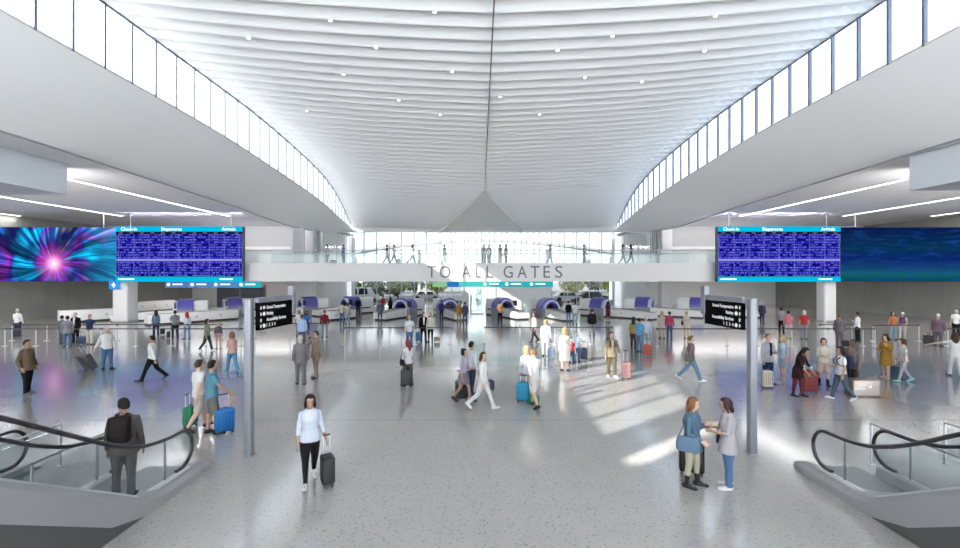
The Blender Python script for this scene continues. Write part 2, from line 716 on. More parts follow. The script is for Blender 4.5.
dls = [(337, 31), (437, 24), (347, 79), (453, 77), (555, 57), (583, 81), (539, 116), (441, 118), (399, 100), (704, 28), (696, 59), (250, 39), (309, 113), (640, 84), (610, 40), (500, 98), (378, 52)]
proto = None
for px, py in dls:
    d = 12.0
    for _ in range(20):
        x = (px - 480) / 460 * d
        z = ceil_at(x, d)
        d = (z - 4.0) * 460 / (274 - py)
    x = (px - 480) / 460 * d
    d = math.floor(d) + 0.0
    z = ceil_at(x, d) + .02
    if proto is None:
        proto = empty('downlight', 'small round downlight set at the lip of a white ceiling rib', 'light', (x, d, z), group='ceiling downlights')
        MB().cyl((0, 0, 0), (0, 0, -.05), .09, 14).build('trim_ring', WHITE, proto)
        MB().cyl((0, 0, -.045), (0, 0, -.06), .06, 14).build('lens', emis((1, 1, 1), 8.0), proto)
    else:
        dup(proto, (x, d, z))

# columns
def column(x, y, top, w, label, bottom=0.0):
    o = empty('column', label, 'column', (x, y, bottom))
    h = top - bottom
    MB().rbox(-w / 2, w / 2, -w / 2, w / 2, 0, h, .12).build('shaft', mat((.62, .62, .625), .6, var=.01, scale=.5), o, smooth=True)
    MB().rbox(-w / 2 - .02, w / 2 + .02, -w / 2 - .02, w / 2 + .02, 0, .15, .03).build('base_trim', STEEL, o)
    return o


column(-29.6, 38.4, 7.7, 1.25, 'square white column under the left end of the left flight board')
column(28.9, 38.4, 7.7, 1.0, 'square white column beneath the right end of the right flight board')
column(-17.2, 46.5, 9.0, 1.1, 'white column behind the left hanging sign, carrying the bridge end')
column(18.9, 47.0, 9.0, 1.1, 'white column rising past the right end of the footbridge')

# ------------------------------------------------------------------ footbridge
br = empty('footbridge', 'pale grey footbridge crossing the whole hall with glass railing', 'bridge', (0, 38, 3.4))
MB().box(-19.6, 19.6, 0.12, 5.0, 0, 1.45).build('deck', mat((0.60, 0.60, 0.60), 0.55), br)
MB().box(-19.6, 19.6, -.02, .12, -.02, 1.5).build('fascia', mat((0.52, 0.515, 0.515), 0.5, var=0.01, scale=0.3), br)
RG = glass((0.90, 0.94, 0.94), 0.025)
for i in range(26):
    x0 = -19.5 + i * 1.5
    MB().box(x0 + .01, x0 + 1.49, .04, .06, 1.5, 2.55).build('glass_panel', RG, br)
MB().tube([(-19.5, .05, 2.58), (19.5, .05, 2.58)], .03, 8).build('handrail', STEEL, br)
# rear edge railing
for i in range(13):
    x0 = -19.5 + i * 3
    MB().box(x0 + .01, x0 + 2.98, 4.9, 4.92, 1.45, 2.5).build('glass_panel', RG, br)
MB().tube([(-19.5, 4.91, 2.53), (19.5, 4.91, 2.53)], .03, 8).build('handrail', STEEL, br)

# gallery behind the bridge ends
for side, sg in (('left', -1), ('right', 1)):
    xa, xb = sorted((sg * 17.6 + CX, sg * 40))
    m_ = MB().box(xa, xb, 43.05, 60.1, 4.5, 4.9)
    struct(m_.build('floor_gallery_' + side, mat((0.62, 0.62, 0.63), 0.5)))
    m_ = MB().box(xa, xb, 48.0, 48.2, 4.9, 9.0)
    struct(m_.build('wall_gallery_' + side, mat((0.52, 0.52, 0.52), 0.6, var=0.02, scale=.5)))
    xa, xb = sorted((sg * 19.7, sg * 27))
    m_ = MB().box(xa, xb, 47.9, 48.0, 6.55, 6.85)
    struct(m_.build('trim_%d' % (6 if sg < 0 else 7), WHITE))
# dark full-height posts and the door at the bridge ends
DK = mat((0.16, 0.17, 0.18), 0.5)
for px, lab in ((316.5, 'slim dark post at the left end of the footbridge, left of the glass wall'), (322.5, 'slim grey post beside the dark one at the left bridge end'), (657.5, 'slim dark post at the right end of the footbridge')):
    x = (px - 480) / 460 * 42.8
    o = MB().rbox(-.13 if px != 322.5 else -.08, .13 if px != 322.5 else .08, -.1, .1, 0, 3.1, .03).build('bridge_post', DK if px != 322.5 else GREYP, loc=(x, 42.7, 4.86))
    tag(o, lab, 'post')
d = bpy.data.objects.new('door_1', None); C.objects.link(d); d.location = (-16.9, 42.85, 4.87); d['kind'] = 'structure'
MB().box(-.5, .5, -.05, .05, 0, 3.3).build('door_panel', mat((0.34, 0.35, 0.36), 0.5), d)
MB().box(-.56, -.5, -.07, .07, 0, 3.36).box(.5, .56, -.07, .07, 0, 3.36).box(-.56, .56, -.07, .07, 3.3, 3.36).build('door_frame', GREYP, d)
# glass wall on the far side of the footbridge
gw = bpy.data.objects.new('window_4', None); C.objects.link(gw); gw.location = (0, 42.95, 4.87); gw['kind'] = 'structure'
gx = [(px - 480) / 460 * 42.95 for px in [323, 336.5, 350, 363, 376, 389.5, 401, 413, 426, 441, 455, 468, 481.5, 494.5, 507, 521, 534, 547, 560, 573, 586, 599, 612, 625, 638, 650.5]]
for i, x in enumerate(gx):
    MB().box(x - .03, x + .03, -.04, .04, 0, 3.05).build('mullion', mat((0.30, 0.31, 0.33), 0.5), gw)
    if i:
        MB().add([(gx[i - 1] + .03, 0, .0), (x - .03, 0, .0), (x - .03, 0, 3.0), (gx[i - 1] + .03, 0, 3.0)], [(0, 1, 2, 3)]).build('pane', GLI, gw)
MB().box(gx[0], gx[-1], -.04, .04, 3.0, 3.07).build('head_rail', mat((0.36, 0.37, 0.39), 0.5), gw)

# lettering
sg_ = empty('gate_lettering', 'thin dark letters reading TO ALL GATES on the bridge front', 'sign', (0, 37.97, 3.55))
LET = [('T', 427.5, 436), ('O', 439.5, 450.5), ('A', 462, 470.5), ('L', 476, 480.8), ('L', 486.5, 493), ('G', 503.5, 512.8), ('A', 517.5, 526.8), ('T', 530.5, 539.5), ('E', 543.5, 550), ('S', 555, 562.5)]
for ch, a, b in LET:
    k = 37.95 / 460
    text(ch, 1.42, mat((0.10, 0.10, 0.11), 0.5), sg_, ((a - 480) * k, 0, .14), extrude=.02, name='letter', width=(b - a) * k)

# teal hanging banners under the bridge
def banner(x0, x1, label, cols, icons, z0=2.92, z1=3.385, y=38.1):
    cx = (x0 + x1) / 2
    o = empty('direction_banner', label, 'sign', (cx, y, z0))
    n = len(cols)
    MB().box(x0 - cx, x1 - cx, 0, .12, 0, z1 - z0).build('housing', mat((0.2, 0.3, 0.36), 0.4), o)
    xa = x0 - cx
    for f, c in cols:
        xb = xa + (x1 - x0) * f
        MB().box(xa + .02, xb - .02, -.02, 0, .02, z1 - z0 - .02).build('panel', emis(c, 0.55), o)
        xa = xb
    for ix in icons:
        m_ = MB().cyl((ix - cx, -.035, .245), (ix - cx, -.015, .245), .13, 16)
        m_.box(ix - cx + .35, ix - cx + 1.15, -.035, -.02, .21, .31)
        m_.build('icon', emis((1, 1, 1), 1.0), o)


k = 37.7 / 460
TEAL = (0.02, 0.50, 0.55)
banner((432 - 480) * k, (554 - 480) * k, 'teal lit banner hanging under the TO ALL GATES lettering', [(.12, (0.3, 0.6, 0.3)), (.10, (0.02, 0.2, 0.6)), (.26, (0.1, 0.62, 0.6)), (.26, TEAL), (.26, TEAL)], [(x - 480) * k for x in (485, 507, 532)])
banner((168 - 480) * k, (263.5 - 480) * k, 'blue banner with round icons hanging beneath the left flight board', [(.25, (0.10, 0.22, 0.52)), (.25, (0.08, 0.25, 0.56)), (.27, (0.08, 0.28, 0.60)), (.23, (0.02, 0.48, 0.62))], [(x - 480) * k for x in (171.5, 195, 218.5, 243.5)], z0=2.90, z1=3.386, y=37.35)
o = empty('column_sign', 'small square blue sign on the white column below the left flight board', 'sign', (-29.9, 37.6, 2.75))
MB().rbox(-.42, .42, -.05, .05, 0, .72, .04).build('panel', emis((0.03, 0.22, 0.55), 0.9), o)
MB().box(-.16, .14, -.07, -.05, .3, .4).box(-.05, .04, -.07, -.05, .15, .55).build('icon', emis((1, 1, 1), 1), o)

# ------------------------------------------------------------------ flight boards
def board_mat():
    g = NG('flight_board_rows')
    rh = 0.205
    row = g.math('DIVIDE', g.z, rh)
    fr = g.math('FRACT', row)
    ri = g.math('FLOOR', row)
    band = g.math('MULTIPLY', g.math('GREATER_THAN', fr, 0.22), g.math('LESS_THAN', fr, 0.80))
    n = g.noise(g.vec(g.math('MULTIPLY', g.x, 9.0), g.math('MULTIPLY', ri, 7.3), g.math('MULTIPLY', g.math('FLOOR', g.math('MULTIPLY', fr, 4.0)), 2.1)), 1.0, 2, 0, .7)
    words = g.noise(g.vec(g.math('MULTIPLY', g.x, 1.9), g.math('MULTIPLY', ri, 3.7), 0.0), 1.0, 1)
    txt = g.math('MULTIPLY', g.math('GREATER_THAN', n, 0.50), g.math('GREATER_THAN', words, 0.43))
    txt = g.math('MULTIPLY', txt, band)
    alt = g.math('MODULO', ri, 2.0)
    bg = g.mix(alt, (0.004, 0.004, 0.15), (0.010, 0.010, 0.34))
    bars = g.math('GREATER_THAN', g.math('ABSOLUTE', g.math('SUBTRACT', g.math('FRACT', g.math('DIVIDE', g.x, 1.22)), .5)), 0.475)
    c = g.mix(g.math('MULTIPLY', bars, .4), bg, (0.20, 0.20, 0.80))
    c = g.mix(g.math('MULTIPLY', txt, .6), c, (0.22, 0.22, 0.90))
    hl = g.math('MULTIPLY', g.math('GREATER_THAN', g.z, 1.66), g.math('LESS_THAN', g.z, 1.84))
    c = g.mix(g.math('MULTIPLY', hl, .7), c, (0.35, 0.35, 0.75))
    return g.emit(c, 0.75)


BM = board_mat()
CYAN = emis((0.0, 0.36, 0.56), 0.85)
k = 37.2 / 460
for (a, b, lab) in ((116, 242.3, 'large blue flight information board on the left, with cyan header'), (718, 840.5, 'large blue flight information board on the right, with cyan header')):
    x0, x1 = (a - 480) * k, (b - 480) * k
    z0, z1 = 4 - 7.6 * k, 4 + 47.5 * k
    W_ = x1 - x0
    H_ = z1 - z0
    o = empty('flight_board', lab, 'screen', ((x0 + x1) / 2, 37.2, z0))
    MB().box(-W_ / 2, W_ / 2, 0.02, .45, 0, H_).build('frame', mat((0.03, 0.05, 0.12), 0.4), o)
    for hx in (-W_ * .4, W_ * .4):
        MB().box(hx - .02, hx + .02, .2, .24, H_, 9.02 - z0).build('hanger', WHITE, o)
    s_ = MB().box(-W_ / 2 + .05, W_ / 2 - .05, -.01, .02, .42, H_ - .62).build('screen', BM, o)
    MB().box(-W_ / 2, W_ / 2, -.02, .02, H_ - .42, H_).build('header', CYAN, o)
    MB().box(-W_ / 2, W_ / 2, -.02, .02, H_ - .62, H_ - .42).build('column_titles', emis((0.005, 0.006, 0.03), 1), o)
    MB().box(-W_ / 2, W_ / 2, -.02, .02, 0, .40).build('footer', CYAN, o)
    WT = emis((1, 1, 1), 1.1)
    for s, fx_ in (('Check-In', .03), ('Departures', .35), ('Arrivals', .83)):
        text(s, .36, WT, o, (-W_ / 2 + W_ * fx_ + .1, -.03, H_ - .33), extrude=.003, name='header_text')
    for fx_, ww in ((.02, 1.3), (.82, 1.1)):
        MB().box(-W_ / 2 + W_ * fx_, -W_ / 2 + W_ * fx_ + ww, -.03, -.02, .15, .24).build('footer_text', WT, o)
    for j in range(12):
        xx = -W_ / 2 + W_ * (j + .3) / 12
        MB().box(xx, xx + .3, -.03, -.02, H_ - .56, H_ - .49).build('title_text', emis((.3, .3, .5), .35), o)

# ------------------------------------------------------------------ video walls
g = NG('light_burst_video')
px_ = g.math('SUBTRACT', g.x, 0.85)       # burst centre
pz_ = g.math('SUBTRACT', g.z, 1.45)
ang = g.math('ARCTAN2', pz_, px_)
r_ = g.math('SQRT', g.math('ADD', g.math('MULTIPLY', px_, px_), g.math('MULTIPLY', pz_, pz_)))
sw = g.math('ADD', ang, g.math('MULTIPLY', r_, 0.045))
ca, sa = g.math('COSINE', sw), g.math('SINE', sw)
st = g.noise(g.vec(g.math('MULTIPLY', ca, 6), g.math('MULTIPLY', sa, 6), g.math('MULTIPLY', r_, 0.12)), 1.6, 5, 0.4, .65)
hue = g.noise(g.vec(ca, sa, g.math('MULTIPLY', r_, 0.25)), 1.1, 2, 0.5)
colr = g.ramp(hue, [(0.25, (0.02, 0.25, 0.9)), (0.40, (0.0, 0.55, 0.95)), (0.48, (0.05, 0.05, 0.7)), (0.54, (0.5, 0.05, 0.6)), (0.60, (0.1, 0.1, 0.9)), (0.66, (0.05, 0.3, 0.8)), (0.72, (0.9, 0.4, 0.08))])
br_ = g.math('POWER', g.math('MULTIPLY', st, 1.65), 5.5)
colr = g.mix(1.0, colr, br_, 'MULTIPLY')
nf = g.noise(g.co, 0.35, 2)
colr = g.mix(g.math('MULTIPLY', g.math('SUBTRACT', nf, .38), 4.5, clamp=True), colr, (0.005, 0.008, 0.07))
core = g.math('POWER', g.math('SUBTRACT', 1.0, g.math('MULTIPLY', r_, .55), clamp=True), 2.0)
colr = g.mix(g.math('MULTIPLY', core, .9, clamp=True), colr, (1.0, 0.12, 0.62))
core2 = g.math('POWER', g.math('SUBTRACT', 1.0, g.math('MULTIPLY', r_, 1.1), clamp=True), 2.0)
colr = g.mix(core2, colr, (1, .75, 1))
tealz = g.math('MULTIPLY', g.math('MULTIPLY_ADD', g.x, 0.30, -0.9, clamp=True), g.math('POWER', g.math('MULTIPLY', st, 1.5), 3.0))
colr = g.mix(g.math('MULTIPLY', tealz, .8, clamp=True), colr, (0.02, 0.55, 0.9))
BURST = g.emit(colr, 0.95)
g = NG('night_sea_video')
n1 = g.noise(g.vec(g.math('MULTIPLY', g.x, 0.16), 0.0, g.math('MULTIPLY', g.z, 1.3)), 1.0, 5, 0.5)
n2 = g.noise(g.vec(g.math('MULTIPLY', g.x, 0.5), 0.0, g.math('MULTIPLY', g.z, 3.0)), 1.3, 4, 0.3)
hz_ = g.math('DIVIDE', g.z, 4.45)
bc = g.ramp(hz_, [(0.0, (0.0, 0.05, 0.09)), (0.14, (0.005, 0.10, 0.13)), (0.25, (0.006, 0.045, 0.16)), (0.4, (0.002, 0.016, 0.13)), (0.62, (0.001, 0.026, 0.08)), (1.0, (0.001, 0.006, 0.06))])
bc = g.mix(g.math('MULTIPLY', g.math('SUBTRACT', n2, .50), 2.2, clamp=True), bc, (0.01, 0.07, 0.33))
bc = g.mix(g.math('MULTIPLY', g.math('SUBTRACT', n1, .52), 2.0, clamp=True), bc, (0.002, 0.05, 0.06))
SEA = g.emit(bc, 0.7)
for a, b, lab, m in ((-30, 115.6, 'video wall of a bright pink and blue light burst at the left edge', BURST), (841, 1010, 'dark blue and teal night sea video wall at the right edge', SEA)):
    x0, x1 = (a - 480) * k, (b - 480) * k
    z0, z1 = 4 - 7.6 * k, 4 + 47 * k
    W_ = x1 - x0
    H_ = z1 - z0
    o = empty('video_wall', lab, 'screen', ((x0 + x1) / 2, 37.25, z0))
    MB().box(-W_ / 2, W_ / 2, 0.02, .45, 0, H_).build('frame', mat((0.03, 0.03, 0.04), 0.4), o)
    for hx in (-W_ * .4, W_ * .4):
        MB().box(hx - .02, hx + .02, .2, .24, H_, 9.02 - z0).build('hanger', WHITE, o)
    MB().box(-W_ / 2 + .02, W_ / 2 - .02, -.01, .02, .03, H_ - .03).build('screen', m, o)

# uplights washing the ceiling from the tops of boards and video walls; added fill lamps at gallery and bulkheads
def area(name, loc, rot, sx, sy, e, col):
    l = bpy.data.lights.new(name, 'AREA')
    l.shape = 'RECTANGLE'
    l.size, l.size_y = sx, sy
    l.energy = e
    l.color = col
    o = bpy.data.objects.new(name, l)
    C.objects.link(o)
    o.location = loc
    o.rotation_euler = rot
    return o


for (x, w_, c) in ((-24.7, 10, (.72, .70, 1.0)), (-37.5, 10, (.85, .75, 1.0)), (24.2, 9.6, (.74, .70, 1.0)), (36, 13, (.72, .80, 1.0))):
    area('uplight', (x, 37.35, 7.72), (R(180 + 30), 0, 0), w_, .2, 380, c)
    area('uplight', (x, 37.6, 7.72), (R(180 - 30), 0, 0), w_, .2, 520, c)  # backward row added to brighten the ceiling behind the boards
for x in (-39.5, -30.8, -21.6, 22.4, 31.2, 38.8):
    area('strip_lamp', (x, 31.9, 8.93), (0, 0, 0), .22, 15.0, 260, (1, .985, .97))
for sg in (-1, 1):
    area('gallery_fill', (sg * 23.0 + CX, 44.5, 8.9), (R(18), 0, 0), 9, 1.0, 150, (1, .98, .96))  # fill lamp added to brighten the gallery, no fixture there
    area('ceiling_panel_light', (sg * 27.0 + CX, 51, 4.4), (0, 0, 0), 14, 4, 500, (1, .98, .96))  # added fill below the gallery floor, not a real ceiling panel
    area('bulkhead_fill', (sg * 30.5 + CX, 21.25, 7.8), (R(76), 0, 0), 21, .3, 900, (1, .98, .97))  # added fill on the bulkhead face to brighten the side hall, no cove

# ------------------------------------------------------------------ escalators
ESG = glass((0.88, 0.90, 0.905), 0.015)
TRUSS = mat((0.27, 0.272, 0.28), 0.35, 0.3, var=0.02, scale=1)
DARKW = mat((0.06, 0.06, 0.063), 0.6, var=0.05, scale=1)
STEP = mat((0.16, 0.16, 0.17), 0.5, 0.5)
tan30 = math.tan(R(30))
YN = 9.15          # end of the newel
YI = 7.75          # where the handrail starts to climb


def rise(y, yi=YI):
    return max(0.0, (yi - y) * tan30)


def escalator(x0, x1, label, ytop=-0.8, clad=True, sgn=1):
    """x0 = balustrade nearer the hall axis, x1 = outer balustrade"""
    cx = (x0 + x1) / 2
    o = empty('escalator', label, 'escalator', (cx, 8.0, 0))
    W = Matrix.Translation((-cx, -8.0, 0))
    for x in (x0, x1):
        # glass balustrade outline: lower edge and upper edge
        low, up = [], []
        n = 44
        for i in range(n + 1):
            y = ytop + (YI - ytop) * i / n
            sm = 0.11 * max(0, 1 - abs(y - YI) / .9) ** 2
            low.append((x, y, rise(y) + .24 + sm))
            up.append((x, y, rise(y) + .95 + sm))
        for i in range(1, 13):
            t = i / 12
            y = YI + (YN - .36 - YI) * t
            sm = 0.11 * max(0, 1 - abs(y - YI) / .9) ** 2
            low.append((x, y, .24 + sm)); up.append((x, y, .95 + sm))
        c0 = Vector((x, YN - .36, .60))
        arc = [c0 + Vector((0, .35 * math.sin(a), .35 * math.cos(a))) for a in [PI * k / 14 for k in range(15)]]
        for k in range(1, 8):
            up.append(tuple(arc[k])); low.append(tuple(arc[14 - k]))
        A = [W @ (Vector(p) + Vector((-.006, 0, 0))) for p in low]
        B = [W @ (Vector(p) + Vector((-.006, 0, 0))) for p in up]
        A2 = [W @ (Vector(p) + Vector((.006, 0, 0))) for p in low]
        B2 = [W @ (Vector(p) + Vector((.006, 0, 0))) for p in up]
        MB().strip(A, B).strip(A2, B2).build('glass_balustrade', ESG, o)
        hp = [Vector(p) for p in up[:n + 13]] + [Vector(p) for p in arc[1:]] + [Vector((x, YN - .5, .25))]
        hp = [W @ (p + Vector((0, 0, 0.03))) for p in hp]
        MB().tube(hp, .034, 8).build('handrail', RUBBER, o, smooth=True)
        # skirt / inner deck
        pts = [(W @ Vector((x, y, rise(y) + .14))) for y in [ytop + (YI - ytop) * i / n for i in range(n + 1)]]
        pts += [W @ Vector((x, YN - .15, .14))]
        m_ = MB()
        rings = []
        for p in pts:
            rings.append([p + Vector((a, 0, b)) for a, b in ((-.07, -.14), (.07, -.14), (.07, .08), (.03, .12), (-.03, .12), (-.07, .08))])
        m_.rings(rings)
        m_.build('skirt', mat((0.60, 0.61, 0.62), 0.3, 0.6), o)
        # slim joint posts on the glass
        for yj in (8.35, 3.7, 1.5):
            MB().box(x - .015 - cx, x + .015 - cx, yj - 8.012, yj - 7.988, rise(yj) + .22, rise(yj) + .97 + (.04 if yj > 8 else 0)).build('glass_joint', STEELD, o)
    xi, xo = min(x0, x1) + .07, max(x0, x1) - .07
    # landing plate and comb
    m_ = MB().box(xi - cx, xo - cx, .1 - 8 + 7.6, YN + .35 - 8, 0.0, .03)
    m_.build('landing_plate', mat((0.36, 0.36, 0.36), 0.6, 0.3, var=.1, scale=40), o)
    MB().box(xi - cx, xo - cx, 7.5 - 8, 7.68 - 8, 0.0, .045).build('comb_plate', mat((0.75, 0.62, 0.12), 0.4, 0.3), o)
    m_ = MB()
    y = 7.5
    while y > ytop:
        z = rise(y, 7.5) + .0
        m_.box(xi - cx, xo - cx, y - .40 - 8, y - 8, z - .02, z + .23)
        y -= .40
    m_.build('steps', STEP, o)
    if clad:
        # sloping outer deck and cladding band
        xs_ = x0 + sgn * -.20        # outer foot line
        prof_top, prof_bot = [], []
        m_ = MB()
        rings = []
        for y in [ytop + (7.6 - ytop) * i / 12 for i in range(13)] + [8.1, 8.6, 9.0, 9.3, 9.5, 9.62]:
            e = max(0.0, (y - 9.0) / .65)
            w = max(.02, 1 - e * e) ** .5
            r0 = rise(y)
            xa = x0 + sgn * -.03
            xb = x0 - sgn * .20 * w
            hh = .22 * w + .01
            rings.append([W @ Vector(q) for q in ((x0 + sgn * .06, y, r0 - .30 if r0 > .3 else 0.0), (x0 + sgn * .06, y, r0 + hh), (xa, y, r0 + hh), (xa + (xb - xa) * .6, y, r0 + hh * .92), (xb, y, r0 + hh * .55), (xb, y, r0 - .30 if r0 > .3 else 0.0))])
        m_.rings(rings)
        m_.build('side_deck', TRUSS, o)
        # dark infill wall beneath the climbing truss
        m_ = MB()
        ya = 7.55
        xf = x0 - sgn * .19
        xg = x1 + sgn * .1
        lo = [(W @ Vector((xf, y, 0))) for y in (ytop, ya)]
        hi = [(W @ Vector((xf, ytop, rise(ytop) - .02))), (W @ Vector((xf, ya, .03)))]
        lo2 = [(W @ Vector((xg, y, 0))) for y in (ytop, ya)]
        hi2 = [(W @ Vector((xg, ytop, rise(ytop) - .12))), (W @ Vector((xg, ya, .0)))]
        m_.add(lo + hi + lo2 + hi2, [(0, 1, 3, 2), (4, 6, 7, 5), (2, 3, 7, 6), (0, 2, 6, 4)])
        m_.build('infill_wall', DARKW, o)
    return o


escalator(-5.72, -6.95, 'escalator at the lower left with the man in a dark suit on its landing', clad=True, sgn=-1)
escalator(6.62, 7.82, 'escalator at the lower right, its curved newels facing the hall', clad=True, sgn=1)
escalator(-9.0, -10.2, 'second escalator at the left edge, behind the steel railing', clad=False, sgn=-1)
# escalator plinth floors between flights
for x0, x1, lab in ((-7.0, -8.9, 'l'), (7.9, 9.8, 'r')):
    pass


def railing(x, ya, yb, label, h=.87, posts=3):
    o = empty('steel_railing', label, 'railing', (x, (ya + yb) / 2, 0))
    L = (yb - ya) / 2
    for i in range(posts):
        y = -L + 2 * L * i / (posts - 1)
        MB().cyl((0, y, 0), (0, y, h), .022, 10).cyl((0, y, 0), (0, y, .015), .06, 12).build('post', STEEL, o, smooth=True)
        if i:
            y1 = -L + 2 * L * (i - 1) / (posts - 1)
            MB().box(-.005, .005, y1 + .05, y - .05, .08, h - .09).build('glass_infill', ESG, o)
    MB().tube([(0, -L, h), (0, L, h)], .025, 10).build('top_rail', STEEL, o, smooth=True)
    return o


railing(-7.4, 5.6, 9.6, 'steel and glass railing just left of the left escalator')
railing(-8.75, 5.6, 9.6, 'steel and glass railing nearer the left edge, beside the second escalator')
railing(8.2, 5.6, 9.65, 'steel and glass railing just right of the right escalator')
railing(9.8, 7.0, 9.7, 'steel and glass railing at the right edge of the photograph')

# ------------------------------------------------------------------ wayfinding signs on posts
SIGNW = emis((0.85, 0.85, 0.85), 0.6)
POSTM = mat((0.20, 0.205, 0.235), 0.45, 0.25, var=0.03, scale=4)


def icon(m_, kind, y, z, s):
    # icons drawn in the plane x = const, built in local (u, z); u runs towards +Y
    P = []
    if kind == 'arrow':
        m_.box(-.004, .004, y - .012, y + .012, z - s * .5, z + s * .3)
        m_.add([(0, y - s * .4, z + s * .1), (0, y + s * .4, z + s * .1), (0, y, z + s * .55), (.004, y - s * .4, z + s * .1), (.004, y + s * .4, z + s * .1), (.004, y, z + s * .55)], [(0, 1, 2), (3, 5, 4)])
    elif kind == 'ring':
        m_.tube([(0, y + s * .42 * math.cos(a), z + s * .42 * math.sin(a)) for a in [2 * PI * k / 14 for k in range(15)]], .012, 4)
        m_.box(-.004, .004, y - .012, y + .012, z - s * .25, z + s * .25)
    else:
        m_.box(-.004, .004, y - s * .45, y + s * .45, z - s * .2, z + s * .22)
        m_.box(-.004, .004, y - s * .3, y + s * .3, z + s * .22, z + s * .42)
        m_.box(-.004, .004, y - s * .35, y - s * .15, z - s * .38, z - s * .2)
        m_.box(-.004, .004, y + s * .15, y + s * .35, z - s * .38, z - s * .2)


def wayfinding(px, pfy, sg, label):
    x, y = G(px, pfy)
    o = empty('wayfinding_sign', label, 'sign', (x, y, 0))
    MB().rbox(-.08, .08, -.09, .09, 0, 3.46, .03).build('post', POSTM, o, smooth=True)
    MB().rbox(-.105, .105, -.12, .12, 0, .015, .01).build('base_plate', STEELD, o)
    # the sign runs away from the viewer, turned a little to the hall axis
    tx = .17 if sg < 0 else -.14
    a = math.atan2(tx, 1.45)
    Mx = Matrix.Translation((0.14 * -sg, .06, 0)) @ Matrix.Rotation(-a, 4, 'Z')
    b = MB().box(-.05, .05, 0, 1.58, 3.36, 3.47, Mx).build('top_arm', POSTM, o)
    MB().rbox(-.07, .07, 1.42, 1.60, 2.98, 3.70, .02, Mx).build('end_bracket', POSTM, o)
    MB().box(-.045, .045, .02, 1.44, 2.74, 3.345, Mx).build('panel', mat((0.004, 0.004, 0.005), 0.6, spec=.03), o)
    rows_ = [('Ground Transportation', 'bus', 3.24), ('Parking', 'ring', 3.10), ('Accessibility Services', None, 2.96), ('1  2  3  4', 'ring', 2.83)]
    for s, ic, z in rows_:
        m_ = MB()
        ya = .08 if sg < 0 else .08
        icon(m_, 'arrow', .08, z, .075)
        if ic:
            icon(m_, ic, .20, z, .085)
        q = m_.build('pictograms', SIGNW, o)
        fx = -sg * .052
        q.matrix_basis = Mx @ Matrix.Translation((fx, 0, 0))
        hz = .088
        w = {'G': .80, 'P': .27, 'A': .82, '1': .36}[s[0]]
        t = text(s, .105, SIGNW, o, (0, 0, 0), (0, 0, 0), .001, 'lettering', width=w, bold=.002)
        if sg < 0:      # face towards +x, text runs to +y
            t.matrix_basis = Mx @ Matrix.Translation((.052, .30, z - .035)) @ Matrix.Rotation(PI / 2, 4, 'Z') @ Matrix.Rotation(PI / 2, 4, 'X')
        else:           # face towards -x, text runs to -y
            t.matrix_basis = Mx @ Matrix.Translation((-.052, .30 + w, z - .035)) @ Matrix.Rotation(-PI / 2, 4, 'Z') @ Matrix.Rotation(PI / 2, 4, 'X')
    return o


wayfinding(249, 455, -1, 'black direction sign on a tall grey post, left of centre')
wayfinding(752, 453.5, 1, 'black direction sign on a tall grey post, right of centre')

# ------------------------------------------------------------------ queue barriers
STEELP = mat((.46, .46, .47), .4, .4)
BELT = mat((0.03, 0.03, 0.035), 0.6)
bp_ = []


def stanchion(x, y, belt, group, label, ang=0.0):
    o = empty('queue_barrier_post', label, 'barrier', (x, y, 0), ang, group)
    MB().cyl((0, 0, 0), (0, 0, .02), .14, 16).build('base', STEELP, o, smooth=True)
    MB().cyl((0, 0, .03), (0, 0, .92), .025, 10).build('pole', STEELP, o, smooth=True)
    MB().cyl((0, 0, .90), (0, 0, 1.02), .05, 10).build('belt_head', mat((.08, .08, .09), .4), o, smooth=True)
    if belt:
        MB().box(.04, belt - .05, -.004, .004, .93, .99).build('belt', BELT, o)
    return o


protos = {}


def rowpost(x, y, belt, group, label, ang=0.0):
    kk = (round(belt, 2) if belt else 0)
    if kk not in protos:
        protos[kk] = stanchion(x, y, belt, group, label, ang)
    else:
        dup(protos[kk], (x, y, 0), ang, label, group)


def brow(pxs, Y, group, label, last=None):
    X = [(p - 480) / 460 * Y for p in pxs]
    for i, x in enumerate(X):
        nx = X[i + 1] - x if i + 1 < len(X) else None
        rowpost(x, Y, nx, group, label)


L1 = 'steel belt post in the nearer barrier line, left part of the hall'
brow([-30, 5, 36, 57 + 9, 101, 136, 171, 206, 241, 250], 25.5, 'near left barrier line', L1)
brow([12, 47, 82, 117, 152, 187, 222], 27.6, 'far left barrier line', 'steel belt post in the farther barrier line, left part of the hall')
brow([345, 380, 415, 450], 26.0, 'centre-left barrier line', 'steel belt post in the short barrier line left of centre')
brow([485, 520, 555, 590, 612], 26.2, 'centre barrier line', 'steel belt post in the barrier line right of centre')
brow([657, 692, 727, 757, 792, 828, 863, 875], 25.5, 'near right barrier line', 'steel belt post in the nearer barrier line, right part of the hall')
brow([820, 852], 27.6, 'far right barrier pair', 'steel belt post in the short farther pair, right')
brow([873, 900, 919], 27.3, 'far right barrier line', 'steel belt post in the farther barrier line at right')
brow([948, 985], 25.5, 'right edge barrier', 'steel belt post at the right edge of the hall')
brow([255, 290, 325], 28.2, 'barrier behind the left sign', 'steel belt post behind the left direction sign')

